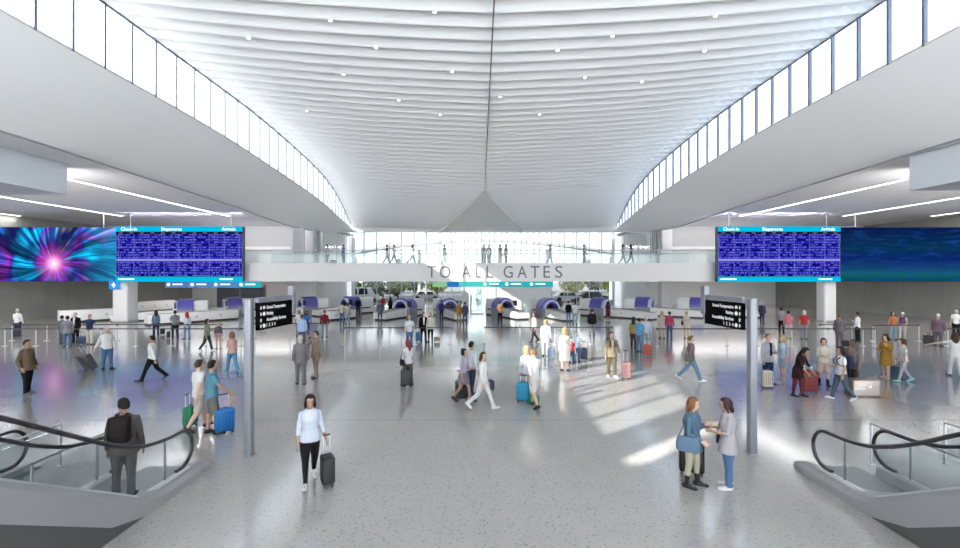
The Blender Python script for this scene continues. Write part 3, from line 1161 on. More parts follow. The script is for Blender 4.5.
# ------------------------------------------------------------------ baggage drop units
HOOD = NG('striped_hood')
an = HOOD.math('SINE', HOOD.math('MULTIPLY', HOOD.math('SQRT', HOOD.math('ADD', HOOD.math('MULTIPLY', HOOD.y, HOOD.y), HOOD.math('MULTIPLY', HOOD.z, HOOD.z))), 22.0))
HOODM = HOOD.base(HOOD.mix(HOOD.math('GREATER_THAN', an, 0.35), (0.09, 0.08, 0.42), (0.55, 0.55, 0.85)), 0.35)
HOODB = mat((0.14, 0.13, 0.50), 0.35, var=.05, scale=2)
UNITW = mat((0.66, 0.66, 0.655), 0.4, var=.02, scale=2)
UNITG = mat((0.23, 0.23, 0.27), 0.5)


def bag_drop(px, Y, ang, label, conv=3.2, case=4.0):
    """local -y is the side the passenger stands on"""
    x = (px - 480) / 460 * Y
    o = empty('baggage_machine', label, 'baggage machine', (x, Y, 0), ang)
    o.scale = (1.0, 1.08, 1.04)
    # hood: thick half ring over the belt
    def arch(r0, r1, y0, y1, base=.78, leg=.0):
        A = []
        n = 14
        rings = []
        for k in range(n + 1):
            a = PI * k / n
            c, s_ = math.cos(a), math.sin(a)
            rings.append([Vector((r0 * c, y0, base + r0 * s_)), Vector((r1 * c, y0, base + r1 * s_)), Vector((r1 * c, y1, base + r1 * s_)), Vector((r0 * c, y1, base + r0 * s_))])
        return rings
    MB().rings(arch(.50, .66, -.5, .65)).build('hood', mat((.05, .045, .26), .35), o)
    MB().rings(arch(.66, .78, -.62, .8)).build('hood_rim', mat((0.55, 0.55, 0.72), 0.35), o)
    MB().rings(arch(.78, .94, -.3, .8)).build('hood_shell', mat((.09, .085, .36), .35), o)
    m_ = MB()
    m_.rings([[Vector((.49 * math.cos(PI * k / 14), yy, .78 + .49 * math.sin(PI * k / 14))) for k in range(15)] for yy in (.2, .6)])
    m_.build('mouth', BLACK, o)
    MB().box(-.95, -.52, -.45, .75, 0, .80).build('side_pedestal', UNITG, o)
    MB().box(.52, .95, -.45, .75, 0, .80).build('side_pedestal', UNITG, o)
    MB().box(.70, 1.12, -.5, -.42, .95, 1.45).build('touch_screen', BLACK, o)
    # low conveyor body towards the passenger
    m_ = MB()
    rings = []
    for t in range(9):
        y = -.45 - conv * t / 8
        h = .74 - .20 * (t / 8) ** 1.5
        w = .62
        rings.append([Vector((-w, y, .12)), Vector((w, y, .12)), Vector((w, y, h)), Vector((w - .1, y, h + .06)), Vector((-w + .1, y, h + .06)), Vector((-w, y, h))])
    m_.rings(rings)
    fixn(m_.build('conveyor_body', UNITW, o))
    MB().box(-.57, .57, -.4 - conv, -.45, 0, .12).build('plinth', BLACK, o)
    m_ = MB()
    A = [(-.42, -.45 - conv * t / 8, .81 - .20 * (t / 8) ** 1.5) for t in range(9)]
    B = [(.42, p[1], p[2]) for p in A]
    m_.strip(A, B)
    m_.build('belt', mat((.30, .30, .31), .6), o)
    for q in (-1.0, -2.0):
        MB().cyl((-.625, q, .42), (-.645, q, .42), .10, 14).build('emblem', mat((.45, .45, .55), .4), o)
        MB().cyl((.625, q, .42), (.645, q, .42), .10, 14).build('emblem', mat((.45, .45, .55), .4), o)
    # tall white casing behind
    m_ = MB().rbox(-.75, .75, .8, .8 + case, .12, 1.55, .05)
    m_.build('machine_casing', UNITW, o, smooth=True)
    MB().box(-.70, .70, .85, .75 + case, 0, .12).build('casing_plinth', BLACK, o)
    MB().box(-.76, -.74, .9, 1.9, .5, .62).box(.74, .76, .9, 1.9, .5, .62).build('dark_slot', BLACK, o)
    return o


UN = [(183, 41, -62, 'baggage machine with purple hood, farthest left, below the left flight board'),
      (231, 44, -55, 'baggage machine just left of the left direction sign'),
      (306, 45, -50, 'baggage machine beside the white column left of centre'),
      (349, 46, -38, 'baggage machine near the left end of the under-bridge opening'),
      (404, 43, -24, 'baggage machine left of centre, facing slightly left'),
      (448, 43, 22, 'baggage machine under the letters TO, left of the glass lift'),
      (504, 43.5, 24, 'baggage machine under the letter L, right of the glass lift'),
      (549, 42.5, 18, 'baggage machine under the letter E of the bridge lettering'),
      (602, 43.5, 48, 'baggage machine right of centre with long conveyor to the right'),
      (646, 44.5, 58, 'baggage machine just left of the right white column'),
      (700, 44.5, 62, 'baggage machine behind the right direction sign')]
for px, Y, a, lab in UN:
    bag_drop(px, Y, R(a), lab, conv=3.0 if abs(a) < 40 else 4.2, case=1.5 if abs(a) < 40 else 1.0)


# long low white counters on the left and right
def counter(p0, p1, h, label, w=1.1):
    (xa, ya), (xb, yb) = G(*p0), G(*p1)
    L = math.hypot(xb - xa, yb - ya)
    a = math.atan2(yb - ya, xb - xa)
    o = empty('baggage_counter', label, 'counter', ((xa + xb) / 2, (ya + yb) / 2, 0), a)
    MB().rbox(-L / 2, L / 2, -w / 2, w / 2, .14, h, .04).build('body', UNITW, o, smooth=True)
    MB().box(-L / 2 + .05, L / 2 - .05, -w / 2 + .05, w / 2 - .05, 0, .14).build('plinth', BLACK, o)
    MB().box(-L / 2 + .1, L / 2 - .1, -w / 2 + .2, w / 2 - .2, h - .005, h + .02).build('belt', mat((.32, .32, .33), .6), o)
    m_ = MB()
    for i in range(3):
        xx = -L / 2 + L * (i + .8) / 3.6
        m_.cyl((xx, -w / 2 - .015, h * .55), (xx, -w / 2, h * .55), .13, 14)
    m_.build('emblem', mat((.45, .45, .55), .4), o)
    return o


counter((58, 323), (118, 319.5), 1.0, 'long white baggage counter at far left, standing before the concrete wall')
counter((128, 313.2), (172, 309.8), 1.1, 'white baggage counter farthest back on the left, right at the column')
counter((146, 325.5), (236, 319), .85, 'long low white counter left of the left sign, nearest the barriers')
counter((326, 320.5), (352, 318.0), .8, 'short white counter behind the man in the dark red sweater')

# white core under the bridge with glass lift
core = MB()
core.box(-2.0, 8.0, 52.0, 56.5, 0, 3.6)
struct(core.build('wall_core', WHITE))
lift = empty('glass_lift', 'glass lift shaft with steel frame under the footbridge near the centre', 'lift', (-.3, 46.6, 0))
for sx in (-.75, .75):
    for sy in (-.75, .75):
        MB().box(sx - .05, sx + .05, sy - .05, sy + .05, 0, 4.84).build('frame_post', STEEL, lift)
for (x0, x1, y0, y1) in ((-.7, .7, -.76, -.74), (-.7, .7, .74, .76), (-.76, -.74, -.7, .7), (.74, .76, -.7, .7)):
    MB().box(x0, x1, y0, y1, .05, 4.8).build('glass_panel', glass((.85, .92, .92), .12), lift)
MB().box(-.65, .65, -.65, .65, .02, .10).build('car_floor', GREYP, lift)
# white column by the doors far left, and dark display window behind the left machines
o = empty('display_case', 'dark glazed display on the rear wall between the left baggage machines', 'display', (-24.5, 47.0, 0))
MB().box(-2.4, 2.4, 0, .5, 0, 2.9).build('back_box', mat((0.12, 0.12, 0.13), 0.5), o)
MB().box(-2.3, 2.3, -.03, -.01, .3, 2.7).build('glazing', mat((0.10, 0.10, 0.12), 0.08, spec=.8), o)
MB().box(-2.4, 2.4, -.06, 0, 2.7, 2.9).box(-2.4, 2.4, -.06, 0, .1, .3).box(-.04, .04, -.06, 0, .3, 2.7).build('frame', STEELD, o)

# ------------------------------------------------------------------ outdoors beyond the glass
m_ = MB().add([(-90, 62, -.05), (90, 62, -.05), (90, 220, -.05), (-90, 220, -.05)], [(0, 1, 2, 3)])
struct(m_.build('floor_outside', mat((0.25, 0.25, 0.245), 0.8, var=.06, scale=.3)))
m_ = MB()
rings = []
for i in range(25):
    u = -1 + 2 * i / 24
    x = CX + u * 26
    z = 8.6 - 2.6 * u * u - .4 * abs(u)
    rings.append([Vector((x, 66, z)), Vector((x, 78, z + .8)), Vector((x, 78, z + 1.3)), Vector((x, 66, z + .35))])
m_.rings(rings)
can = empty('entrance_canopy', 'white arched canopy outside beyond the glass wall', 'canopy', (CX, 72, 0))
o = fixn(m_.build('roof_shell', mat((.5, .5, .51), .6), can, smooth=True)); o.location = (-CX, -72, 0)
for i in range(5):
    x = -20 + 10 * i
    MB().cyl((x, 0, 0), (x, 0, 8.2 - 2.6 * (x / 26) ** 2), .25, 14).build('canopy_column', WHITE, can, smooth=True)
# parapet of the upper roadway
up = MB().box(-40, 40, 92, 102, 4.2, 5.0).box(-40, 40, 92, 92.2, 5.0, 6.0)
o = up.build('upper_roadway', mat((0.35, 0.35, 0.36), 0.7))
tag(o, 'pale elevated roadway slab outside behind the canopy', 'roadway')
for i in range(9):
    pass

LEAF = [mat((0.36, 0.46, 0.13), 0.7, var=.3, scale=2), mat((0.13, 0.20, 0.07), 0.7, var=.3, scale=2), mat((0.62, 0.66, 0.20), 0.7, var=.3, scale=2)]
BARK = mat((0.10, 0.075, 0.05), 0.8)


def tree(px, Y, h, r, kind, label):
    x = (px - 480) / 460 * Y
    o = empty('tree', label, 'tree', (x, Y, -.05), group=None)
    m_ = MB()
    m_.tube([(0, 0, 0), (.05, 0, h * .35), (0, .05, h * .6)], [.14, .11, .06], 7)
    for k in range(4):
        a = k * 1.6
        m_.tube([(0, 0, h * .4), (r * .5 * math.cos(a), r * .5 * math.sin(a), h * .68)], [.06, .03], 5)
    m_.build('trunk', BARK, o)
    q = random.Random(px)
    m_ = MB()
    for k in range(650):
        u = Vector((q.gauss(0, 1), q.gauss(0, 1), q.gauss(0, 1))).normalized() * (q.random() ** .4)
        c = Vector((u.x * r, u.y * r, h * .60 + u.z * h * .36))
        s = .20 + .16 * q.random()
        a = Vector((q.gauss(0, 1), q.gauss(0, 1), q.gauss(0, 1))).normalized()
        b = a.cross(Vector((q.gauss(0, 1), q.gauss(0, 1), q.gauss(0, 1)))).normalized()
        m_.add([c + a * s, c + b * s * .6, c - a * s, c - b * s * .6], [(0, 1, 2, 3)])
    m_.build('foliage', LEAF[kind], o)


TR = [(352, 74, 3.2, 1.5, 0, 'low green tree outside at the left end of the opening under the bridge'), (374, 70, 3.9, 1.8, 1, 'dark green tree outside, left of the under-bridge opening'),
      (398, 76, 3.8, 2.0, 0, 'mid green tree outside behind the second machine from centre left'), (415, 84, 3.6, 1.9, 1, 'dark bushy tree outside, left of the teal banner'), (437, 78, 4.0, 2.0, 2, 'yellow green tree outside just left of the teal banner'),
      (572, 76, 4.1, 2.2, 2, 'yellow green tree outside just right of the teal banner'), (595, 84, 4.3, 2.2, 1, 'dark green tree outside right of centre, behind a yellow one'), (613, 77, 4.2, 2.2, 2, 'bright yellow green tree outside, right of centre'),
      (636, 80, 4.4, 2.3, 2, 'yellow green tree outside nearest the right column'), (648, 74, 3.2, 1.6, 0, 'small green tree outside right above the wooden bench')]
for t in TR:
    tree(*t)


def car(px, Y, col, label, van=False, rz=0.0):
    x = (px - 480) / 460 * Y
    o = empty('van' if van else 'car', label, 'van' if van else 'car', (x, Y, -.05), rz)
    L, W_ = (2.4, .95) if van else (2.2, .9)
    H1, H2 = (1.15, 2.1) if van else (.85, 1.42)
    prof = [(-L, .35), (-L, H1 * .95), (-L * .92, H1), (-L * (.9 if van else .75), H1), (-L * (.82 if van else .5), H2), (L * (.45 if not van else .5), H2), (L * (.72 if van else .62), H1), (L * .97, H1 * .85), (L, .6), (L, .35)]
    m_ = MB()
    m_.rings([[Vector((a, s, b)) for a, b in prof] for s in (-W_, -W_ * .97, W_ * .97, W_)])
    m_.build('body', mat(col, .25), o)
    m_ = MB()
    for s in (-1, 1):
        yy = s * (W_ + .006)
        zz0, zz1 = H1 + .03, H2 - .1
        xa = -L * (.8 if van else .58)
        for u0, u1 in ((0, .46), (.5, 1)):
            A = xa + (L * 1.1 - 0) * u0
            B = xa + (L * 1.1) * u1
            m_.add([(A, yy, zz0), (B, yy, zz0), (B - .12, yy, zz1), (A + .12, yy, zz1)], [(0, 1, 2, 3)])
    m_.build('window', BLACK, o)
    for sx in (-L * .62, L * .62):
        for s in (-1, 1):
            MB().cyl((sx, s * (W_ - .18), .34), (sx, s * (W_ + .02), .34), .34, 18).cyl((sx, s * (W_ + .0), .34), (sx, s * (W_ + .03), .34), .17, 12).build('wheel', RUBBER, o)


car(362, 66, (0.8, 0.8, 0.8), 'white van parked outside, left end of the under-bridge opening', True, R(20))
car(389, 84, (0.10, 0.10, 0.11), 'black car parked outside beside the white van')
car(427, 72, (0.75, 0.75, 0.76), 'silver car outside, left of the teal banner')
car(592, 70, (0.08, 0.08, 0.09), 'dark car parked outside, right of centre')
car(566, 68, (0.7, 0.7, 0.72), 'pale grey car outside just right of the white core', rz=R(10))
o = empty('wooden_block', 'long tan wooden bench outside the glass, left of the right column', 'block', (20.6, 62.6, 0))
o.location = ((634 - 480) / 460 * 58.5, 58.5, 1.0)  # raised box on supports, stand-in for a tan canopy/sign shape
MB().rbox(-1.35, 1.35, -.3, .3, .22, .75, .05).build('block_body', mat((0.48, 0.33, 0.15), .6, var=.2, scale=5), o)
MB().box(-1.2, -1.1, -.25, .25, -1.0, .22).box(1.1, 1.2, -.25, .25, -1.0, .22).build('support', mat((0.3, 0.3, 0.3), .5), o)

# ------------------------------------------------------------------ people
PENDING = []      # (object, voxel, hand MB or None, smooth iterations)
SKIN = {'l': (0.62, 0.40, 0.30), 'm': (0.42, 0.25, 0.17), 'd': (0.13, 0.07, 0.045)}
HAIRC = {'k': (0.015, 0.012, 0.012), 'b': (0.07, 0.035, 0.02), 'r': (0.20, 0.07, 0.03), 'y': (0.55, 0.38, 0.18), 'g': (0.50, 0.49, 0.47), 'a': (0.22, 0.10, 0.045)}


CK = .66


def dim(c, k=None):
    k = k or CK
    return tuple(v * k for v in c)


def cloth(c, stripes=None):
    c = dim(c)
    if stripes is None:
        return mat(c, 0.9, var=.10, scale=9, bump=.25, spec=.15)
    k = ('st', c, stripes)
    if k not in MATS:
        g = NG('striped_cloth')
        s_ = g.math('GREATER_THAN', g.math('SINE', g.math('MULTIPLY', g.x, 2 * PI / .034)), 0.25)
        MATS[k] = g.base(g.mix(s_, c, dim(stripes)), .85)
    return MATS[k]


ARM = {  # swing forward, out, elbow, inward
    'hang': (2, 9, 14, 4), 'fwd': (26, 7, 24, 4), 'back': (-24, 8, 10, 2), 'pull': (-22, 12, 4, -6), 'side': (0, 12, 6, -4),
    'phone': (28, 6, 92, 26), 'ear': (55, 22, 138, 20), 'hold': (10, 8, 85, 34), 'hip': (-14, 34, 78, 62), 'reach': (58, 10, 22, 0),
    'pocket': (-8, 17, 34, 20), 'grip': (16, 9, 26, 2), 'low': (32, 6, 16, 8), 'cross': (16, 10, 95, 62), 'strap': (18, 14, 128, 28), 'wide': (30, 40, 40, 0)}
LEG = {  # (front leg swing, knee), (rear leg swing, knee), foot pitches
    'stand': ((2, 3), (-2, 2), 0, 0), 'walk': ((18, 5), (-14, 22), -6, 26), 'stride': ((25, 6), (-21, 28), -9, 33), 'ease': ((9, 8), (-4, 3), 0, 0)}


def person(px, fy, label, H=1.72, f=0, sex='m', pose='stand', lead=1, top=('tee', (.5, .5, .5)), bot=('trousers', (.05, .05, .06)), shoe=(.03, .03, .03),
           hair=('short', 'k'), skin='m', L='hang', Rr='hang', lean=0, turn=0, nod=4, det=0, pos=None, z=0.0, group=None, build_=1.0):
    if pos is None:
        x, y = G(px, fy)
    else:
        x, y = pos
    f = f - math.degrees(math.atan2(x, y))
    o = empty('person', label, 'person', (x, y, z), R(f), group)
    fat = build_
    female = sex == 'f'
    sw = (.096 if female else .110) * H * (0.6 + .4 * fat)
    pel = Vector((0, 0, .525 * H))
    ML = Matrix.Translation(pel) @ Matrix.Rotation(R(lean), 4, 'X') @ Matrix.Translation(-pel)

    def T(v):
        return ML @ Vector(v)
    # head frame
    neck = Vector((0, .004 * H, .845 * H))
    MH = ML @ Matrix.Translation(neck) @ Matrix.Rotation(R(turn), 4, 'Z') @ Matrix.Rotation(R(nod - lean * .4), 4, 'X') @ Matrix.Translation(-neck)
    lat = Vector((1, 0, 0))
    # legs
    (s1, k1), (s2, k2), p1, p2 = LEG[pose]
    legs = {}
    for s in (1, -1):
        sw_, kn, pt = (s1, k1, p1) if s == lead else (s2, k2, p2)
        hip = Vector((s * .050 * H, 0, .50 * H))
        out = R(3.0 if pose in ('stand', 'ease') else 1.0)
        a = R(sw_)
        knee = hip + Vector((s * math.sin(out), -math.sin(a), -math.cos(a))).normalized() * (.235 * H)
        a2 = R(sw_ - kn)
        ank = knee + Vector((s * math.sin(out) * .4, -math.sin(a2), -math.cos(a2))).normalized() * (.225 * H)
        legs[s] = (hip, knee, ank, R(pt))
    zmin = 1e9
    soles = {}
    for s, (hip, knee, ank, pt) in legs.items():
        fd = Vector((s * .18, -math.cos(pt), -math.sin(pt))).normalized()
        upv = Vector((0, -math.sin(pt), math.cos(pt)))
        heel = ank - fd * (.035 * H) - upv * (.040 * H)
        toe = ank + fd * (.110 * H) - upv * (.040 * H)
        zmin = min(zmin, heel.z, toe.z)
        soles[s] = (heel, toe, fd, upv)
    dz = Vector((0, 0, -zmin))
    drop = Matrix.Translation(dz)
    legs = {s: (h + dz, k + dz, a + dz, p) for s, (h, k, a, p) in legs.items()}
    soles = {s: (h + dz, t + dz, fd, u) for s, (h, t, fd, u) in soles.items()}
    ML = drop @ ML
    MH = drop @ MH

    def T(v):
        return ML @ Vector(v)

    def Hd(v):
        return MH @ Vector(v)
    # arms
    arms = {}
    for s, key in ((1, L), (-1, Rr)):
        sf, ou, el, inw = ARM[key] if isinstance(key, str) else key
        sh = T((s * (sw - .006 * H), .004 * H, .796 * H))
        a, b = R(sf), R(ou)
        d = Vector((s * math.sin(b), -math.sin(a) * math.cos(b), -math.cos(a) * math.cos(b)))
        d = (Matrix.Rotation(R(lean * .6), 3, 'X') @ d).normalized()
        elb = sh + d * (.172 * H)
        a2 = R(sf + el)
        b2 = R(ou - inw)
        d2 = Vector((s * math.sin(b2), -math.sin(a2) * math.cos(b2), -math.cos(a2) * math.cos(b2)))
        d2 = (Matrix.Rotation(R(lean * .6), 3, 'X') @ d2).normalized()
        wr = elb + d2 * (.148 * H)
        arms[s] = (sh, elb, wr, d2)

    def torso_rings(off=0.0, z0=.46, z1=.84, wmul=1.0):
        tb = [(.455, .060, .052), (.485, .088 if not female else .092, .064), (.52, .092 if not female else .100, .066), (.56, .086 if not female else .090, .062), (.62, .078 if not female else .067, .055),
              (.68, .086 if not female else .074, .062), (.735, .096 if not female else .083, .068 if not female else .072), (.785, .100 if not female else .084, .060), (.812, .088 if not female else .075, .050), (.83, .055, .042), (.845, .034, .036)]
        rings = []
        for zz, w, dd in tb:
            if zz < z0 - 1e-6 or zz > z1 + 1e-6:
                continue
            w = w * H * fat * wmul + off
            dd = dd * H * fat ** 1.5 + off
            rings.append([T((w * math.copysign(abs(math.cos(t)) ** .85, math.cos(t)), dd * math.copysign(abs(math.sin(t)) ** .9, math.sin(t)), zz * H)) for t in [2 * PI * k / 20 for k in range(20)]])
        return rings

    def armtube(m_, s, t_end, add, cuff=0.0):
        sh, elb, wr, d2 = arms[s]
        P = [sh + Vector((-s * .050 * H, 0, .008 * H)), sh, sh.lerp(elb, .5), elb]
        Q = [.022 * H, .0270 * H, .0255 * H, .0225 * H]
        if female:
            Q = [q * .88 for q in Q]
        if t_end > 1:
            P += [elb.lerp(wr, .35), wr]
            Q += [.0225 * H * (.9 if female else 1), .0150 * H]
            if t_end < 2:
                k = t_end - 1
                P[-1] = elb.lerp(wr, k)
                if k < .36:
                    P.pop(-2); Q.pop(-2)
        elif t_end < 1:
            P = [P[0], sh, sh.lerp(elb, t_end * .6), sh.lerp(elb, t_end)]
        Q = [q * fat ** .5 + add for q in Q[:len(P)]]
        Q[-1] += cuff
        m_.tube(P, Q, 10)

    # ---- body
    b = MB()
    b.rings(torso_rings())
    b.tube([T((0, .006 * H, .80 * H)), T((0, .004 * H, .845 * H)), Hd((0, .004 * H, .885 * H))], [.040 * H, .033 * H, .033 * H], 10)
    hc = .868 * H
    hh = .132 * H
    HR = [(.0, .30, .25, -.38), (.05, .52, .48, -.28), (.14, .70, .76, -.10), (.28, .84, .92, -.01), (.40, .92, .97, .0), (.52, .98, 1.0, .02), (.66, 1.0, 1.02, .04), (.80, .93, .96, .05), (.91, .70, .74, .06), (.98, .36, .40, .06)]
    hw, hd = .046 * H, .057 * H
    b.rings([[Hd((hw * w * math.cos(t), hd * (yo + dd * math.sin(t)), hc + hh * tt)) for t in [2 * PI * k / 18 for k in range(18)]] for tt, w, dd, yo in HR])
    # nose, lips and ears
    b.tube([Hd((0, -hd * .95, hc + hh * .55)), Hd((0, -hd * 1.10, hc + hh * .42)), Hd((0, -hd * 1.04, hc + hh * .355))], [.0045 * H, .0072 * H, .0065 * H], 8)
    b.ell(Hd((0, -hd * .93, hc + hh * .24)), .013 * H, .006 * H, .005 * H)
    for s in (1, -1):
        b.ell(Hd((s * hw * 1.0, hd * .08, hc + hh * .46)), .005 * H, .011 * H, .016 * H)
    for s, (hip, knee, ank, pt) in legs.items():
        m1 = hip.lerp(knee, .45)
        c1 = knee.lerp(ank, .32) + Vector((0, .006 * H, 0))
        q = [.054 * H, .050 * H, .034 * H, .031 * H, .019 * H, .018 * H]
        if female:
            q = [v * (1.02 if i < 2 else .93) for i, v in enumerate(q)]
        b.tube([hip + Vector((0, 0, .015 * H)), m1, knee, c1, ank, ank - Vector((0, 0, .01 * H))], [v * fat ** .7 for v in q], 12)
        heel, toe, fd, upv = soles[s]
        b.tube([heel + upv * .022 * H, ank - upv * .012 * H, toe + upv * .016 * H - fd * .03 * H, toe + upv * .012 * H], [.019 * H, .022 * H, .018 * H, .010 * H], 8)
    for s in (1, -1):
        armtube(b, s, 2, 0.0)
    # hands: palm, four unequal fingers, thumb off the side of the palm
    hands = MB()
    for s in (1, -1):
        sh, elb, wr, d2 = arms[s]
        side = Vector((0, -1, 0)) if abs(d2.y) < .8 else Vector((0, 0, 1))   # thumb side
        side = (side - d2 * side.dot(d2)).normalized()
        palmn = d2.cross(side) * s   # palm normal roughly towards the body
        if palmn.dot(Vector((-s, 0, 0))) < 0:
            palmn = -palmn
        hl = .100 * H
        tgt = b if det >= 2 else hands
        pr = [wr - d2 * .01 * H, wr + d2 * hl * .12, wr + d2 * hl * .35, wr + d2 * hl * .50]
        pw = [.014 * H, .018 * H, .024 * H, .023 * H]
        rings = []
        for p, w in zip(pr, pw):
            rings.append([p + side * (w * math.cos(t)) + palmn * (.0085 * H * math.sin(t)) for t in [2 * PI * k / 10 for k in range(10)]])
        tgt.rings(rings)
        for i, (o_, ln) in enumerate(((.0175, .44), (.006, .50), (-.006, .46), (-.0165, .36))):
            r0 = wr + d2 * hl * .46 + side * (o_ * H)
            d_ = (d2 + side * (o_ * 6)).normalized()
            m0 = r0 + d_ * hl * ln * .45
            dd = (d_ * .85 + palmn * .52).normalized()
            m1_ = m0 + dd * hl * ln * .32
            dd2 = (d_ * .45 + palmn * .9).normalized()
            tgt.tube([r0, m0, m1_, m1_ + dd2 * hl * ln * .25], [.0056 * H, .0052 * H, .0046 * H, .0034 * H], 6)
        t0 = wr + d2 * hl * .14 + side * .014 * H
        t1 = t0 + (d2 * .6 + side * .75 + palmn * .25).normalized() * hl * .25
        t2 = t1 + (d2 * .95 + side * .25 + palmn * .3).normalized() * hl * .22
        tgt.tube([t0, t1, t2], [.0075 * H, .0062 * H, .0042 * H], 6)
    vx = .0065 if det >= 2 else (.011 if det == 1 else .016)
    body = b.build('body', mat(dim(SKIN[skin], .72), .55, var=.04, scale=6), o)
    PENDING.append((body, vx, hands if det < 2 else None, 3))
    # face
    if det >= 1:
        for s in (1, -1):
            e = MB()
            e.ell(Hd((s * hw * .40, -hd * .90, hc + hh * .52)), .0050 * H, .005 * H, .0032 * H)
            e.build('eye', mat((.35, .32, .30), .4, key='eye'), body, smooth=True)
            e = MB()
            e.ell(Hd((s * hw * .40, -hd * .975, hc + hh * .52)), .0030 * H, .0015 * H, .0034 * H)
            e.build('iris', mat((.03, .02, .015), .3, key='iris'), body, smooth=True)
            e = MB()
            e.tube([Hd((s * hw * .18, -hd * .985, hc + hh * .595)), Hd((s * hw * .42, -hd * .975, hc + hh * .62)), Hd((s * hw * .66, -hd * .83, hc + hh * .60))], .0024 * H, 6)
            e.build('eyebrow', mat((HAIRC[hair[1]] if isinstance(hair[1], str) else hair[1]) if hair[1] != 'g' else (.3, .28, .26), .9), body)
        e = MB()
        e.ell(Hd((0, -hd * .965, hc + hh * .235)), .0135 * H, .0035 * H, .0048 * H)
        e.build('mouth', mat((.42, .14, .12), .5, key='lips'), body, smooth=True)
    # ---- hair
    style, hcol = hair
    HM = mat(dim(HAIRC.get(hcol, (.02, .02, .02)) if isinstance(hcol, str) else hcol, .7), .6, spec=.2, var=.35, scale=60, bump=.5)
    if style != 'bald':
        h = MB()
        rings = []
        n = 24
        cen = Vector((0, hd * .06, hc + hh * .55))
        for i in range(1, 16):
            ph = -PI / 2 + PI * i / 16
            ring = []
            for k in range(n):
                t = 2 * PI * k / n
                fx = math.cos(ph) * math.cos(t)
                fyy = math.cos(ph) * math.sin(t)
                fz = math.sin(ph)
                th = .008 * H if style in ('short', 'buzz') else .014 * H
                if style == 'buzz':
                    th = .003 * H
                low = (-.30 - .38 * max(0.0, min(1.0, fyy * 1.6))) if style in ('short', 'buzz') else -.9
                # face zone: in front of the ears and below the hair line
                front = -fyy
                line = .60 - .9 * max(0, .55 - front)
                inside = (front > .18 and fz < line) or fz < low
                if style in ('long', 'bob', 'bun', 'tail') and front > -.05 and abs(fx) > .72 and fz < .45:
                    inside = fz < -.75 and style != 'bob'
                rx = hw * 1.0 + (th if not inside else -.012 * H)
                ry = hd * 1.02 + (th if not inside else -.014 * H)
                rz_ = hh * .50 + (th if not inside else -.010 * H)
                ring.append(Hd((cen.x + rx * fx, cen.y + ry * fyy, cen.z + rz_ * fz)))
            rings.append(ring)
        h.rings(rings)
        if style in ('long', 'bob'):
            ln = .13 if style == 'long' else .035
            rings = []
            for i in range(7):
                t = i / 6
                zz = hc + hh * .62 - (hh * .5 + ln * H) * t
                w = hw * (1.12 + .16 * math.sin(PI * min(1, t * 1.1)))
                yo = hd * (.50 + .25 * t)
                dd = hd * (.60 if t < .8 else .45)
                fn = Hd if t < .75 else Hd
                rings.append([fn((w * math.cos(a), yo + dd * math.sin(a), zz)) for a in [2 * PI * k / 16 for k in range(16)]])
            h.rings(rings)
            for s in (1, -1):
                h.tube([Hd((s * hw * .98, -hd * .10, hc + hh * .75)), Hd((s * hw * 1.14, -hd * .14, hc + hh * .35)), Hd((s * hw * 1.16, -hd * .05, hc - ln * H * .45))], [.009 * H, .014 * H, .009 * H], 8)
        if style == 'bun':
            h.ell(Hd((0, hd * .95, hc + hh * .92)), .026 * H, .024 * H, .024 * H)
        if style == 'tail':
            h.tube([Hd((0, hd * 1.0, hc + hh * .72)), Hd((0, hd * 1.45, hc + hh * .55)), Hd((0, hd * 1.5, hc + hh * .1)), Hd((0, hd * 1.25, hc - hh * .35))], [.014 * H, .020 * H, .018 * H, .005 * H], 8)
        if style == 'cap':
            pass
        ho = h.build('hair', HM, o)
        PENDING.append((ho, .008 if det >= 1 else .013, None, 2))
        if style == 'hat':
            pass
    # ---- lower garments
    kind, bc = bot[0], (bot[1] if len(bot) > 1 else None)
    if kind in ('trousers', 'shorts', 'leggings'):
        g_ = MB()
        g_.rings(torso_rings(.010, .455, .62))
        lw = .010 if kind == 'trousers' else (.016 if kind == 'shorts' else .004)
        for s, (hip, knee, ank, pt) in legs.items():
            if kind == 'shorts':
                g_.tube([hip + Vector((0, 0, .015 * H)), hip.lerp(knee, .45), hip.lerp(knee, .95)], [.056 * H * fat + .006, .052 * H * fat + .012, .046 * H + .016], 12)
            else:
                c1 = knee.lerp(ank, .32) + Vector((0, .004 * H, 0))
                fl = .012 * H if kind == 'trousers' else 0
                e_ = ank - (ank - knee).normalized() * (-.012 * H)
                g_.tube([hip + Vector((0, 0, .015 * H)), hip.lerp(knee, .45), knee, c1, knee.lerp(ank, .8), e_],
                        [.055 * H * fat + lw, .050 * H * fat ** .7 + lw, .036 * H + lw, .032 * H + lw, .024 * H + lw + fl * .6, .022 * H + lw + fl], 12)
        go = g_.build(kind, cloth(bc), o)
        PENDING.append((go, .011 if det >= 1 else .016, None, 3))
    elif kind == 'skirt':
        g_ = MB()
        rings = []
        ln = bot[2] if len(bot) > 2 else .26
        kx = (legs[1][1] + legs[-1][1]) * .5
        for i in range(8):
            t = i / 7
            zz = (.60 - (ln) * t)
            w = (.082 + .035 * math.sin(min(1, t * 2.2) * PI / 2) + .012 * t) * H
            d_ = (.066 + .026 * t + (.03 * t if pose != 'stand' else 0)) * H
            rings.append([Vector((w * math.cos(a), d_ * math.sin(a) * (1 + .0 * t), zz * H)) + dz for a in [2 * PI * k / 24 for k in range(24)]])
        g_.rings(rings)
        PENDING.append((g_.build('skirt', cloth(bc), o), .011 if det >= 1 else .016, None, 2))
    # ---- tops
    kind, tc = top[0], top[1]
    st = top[2] if len(top) > 2 and kind != 'coat' and not isinstance(top[2], float) else None
    g_ = MB()
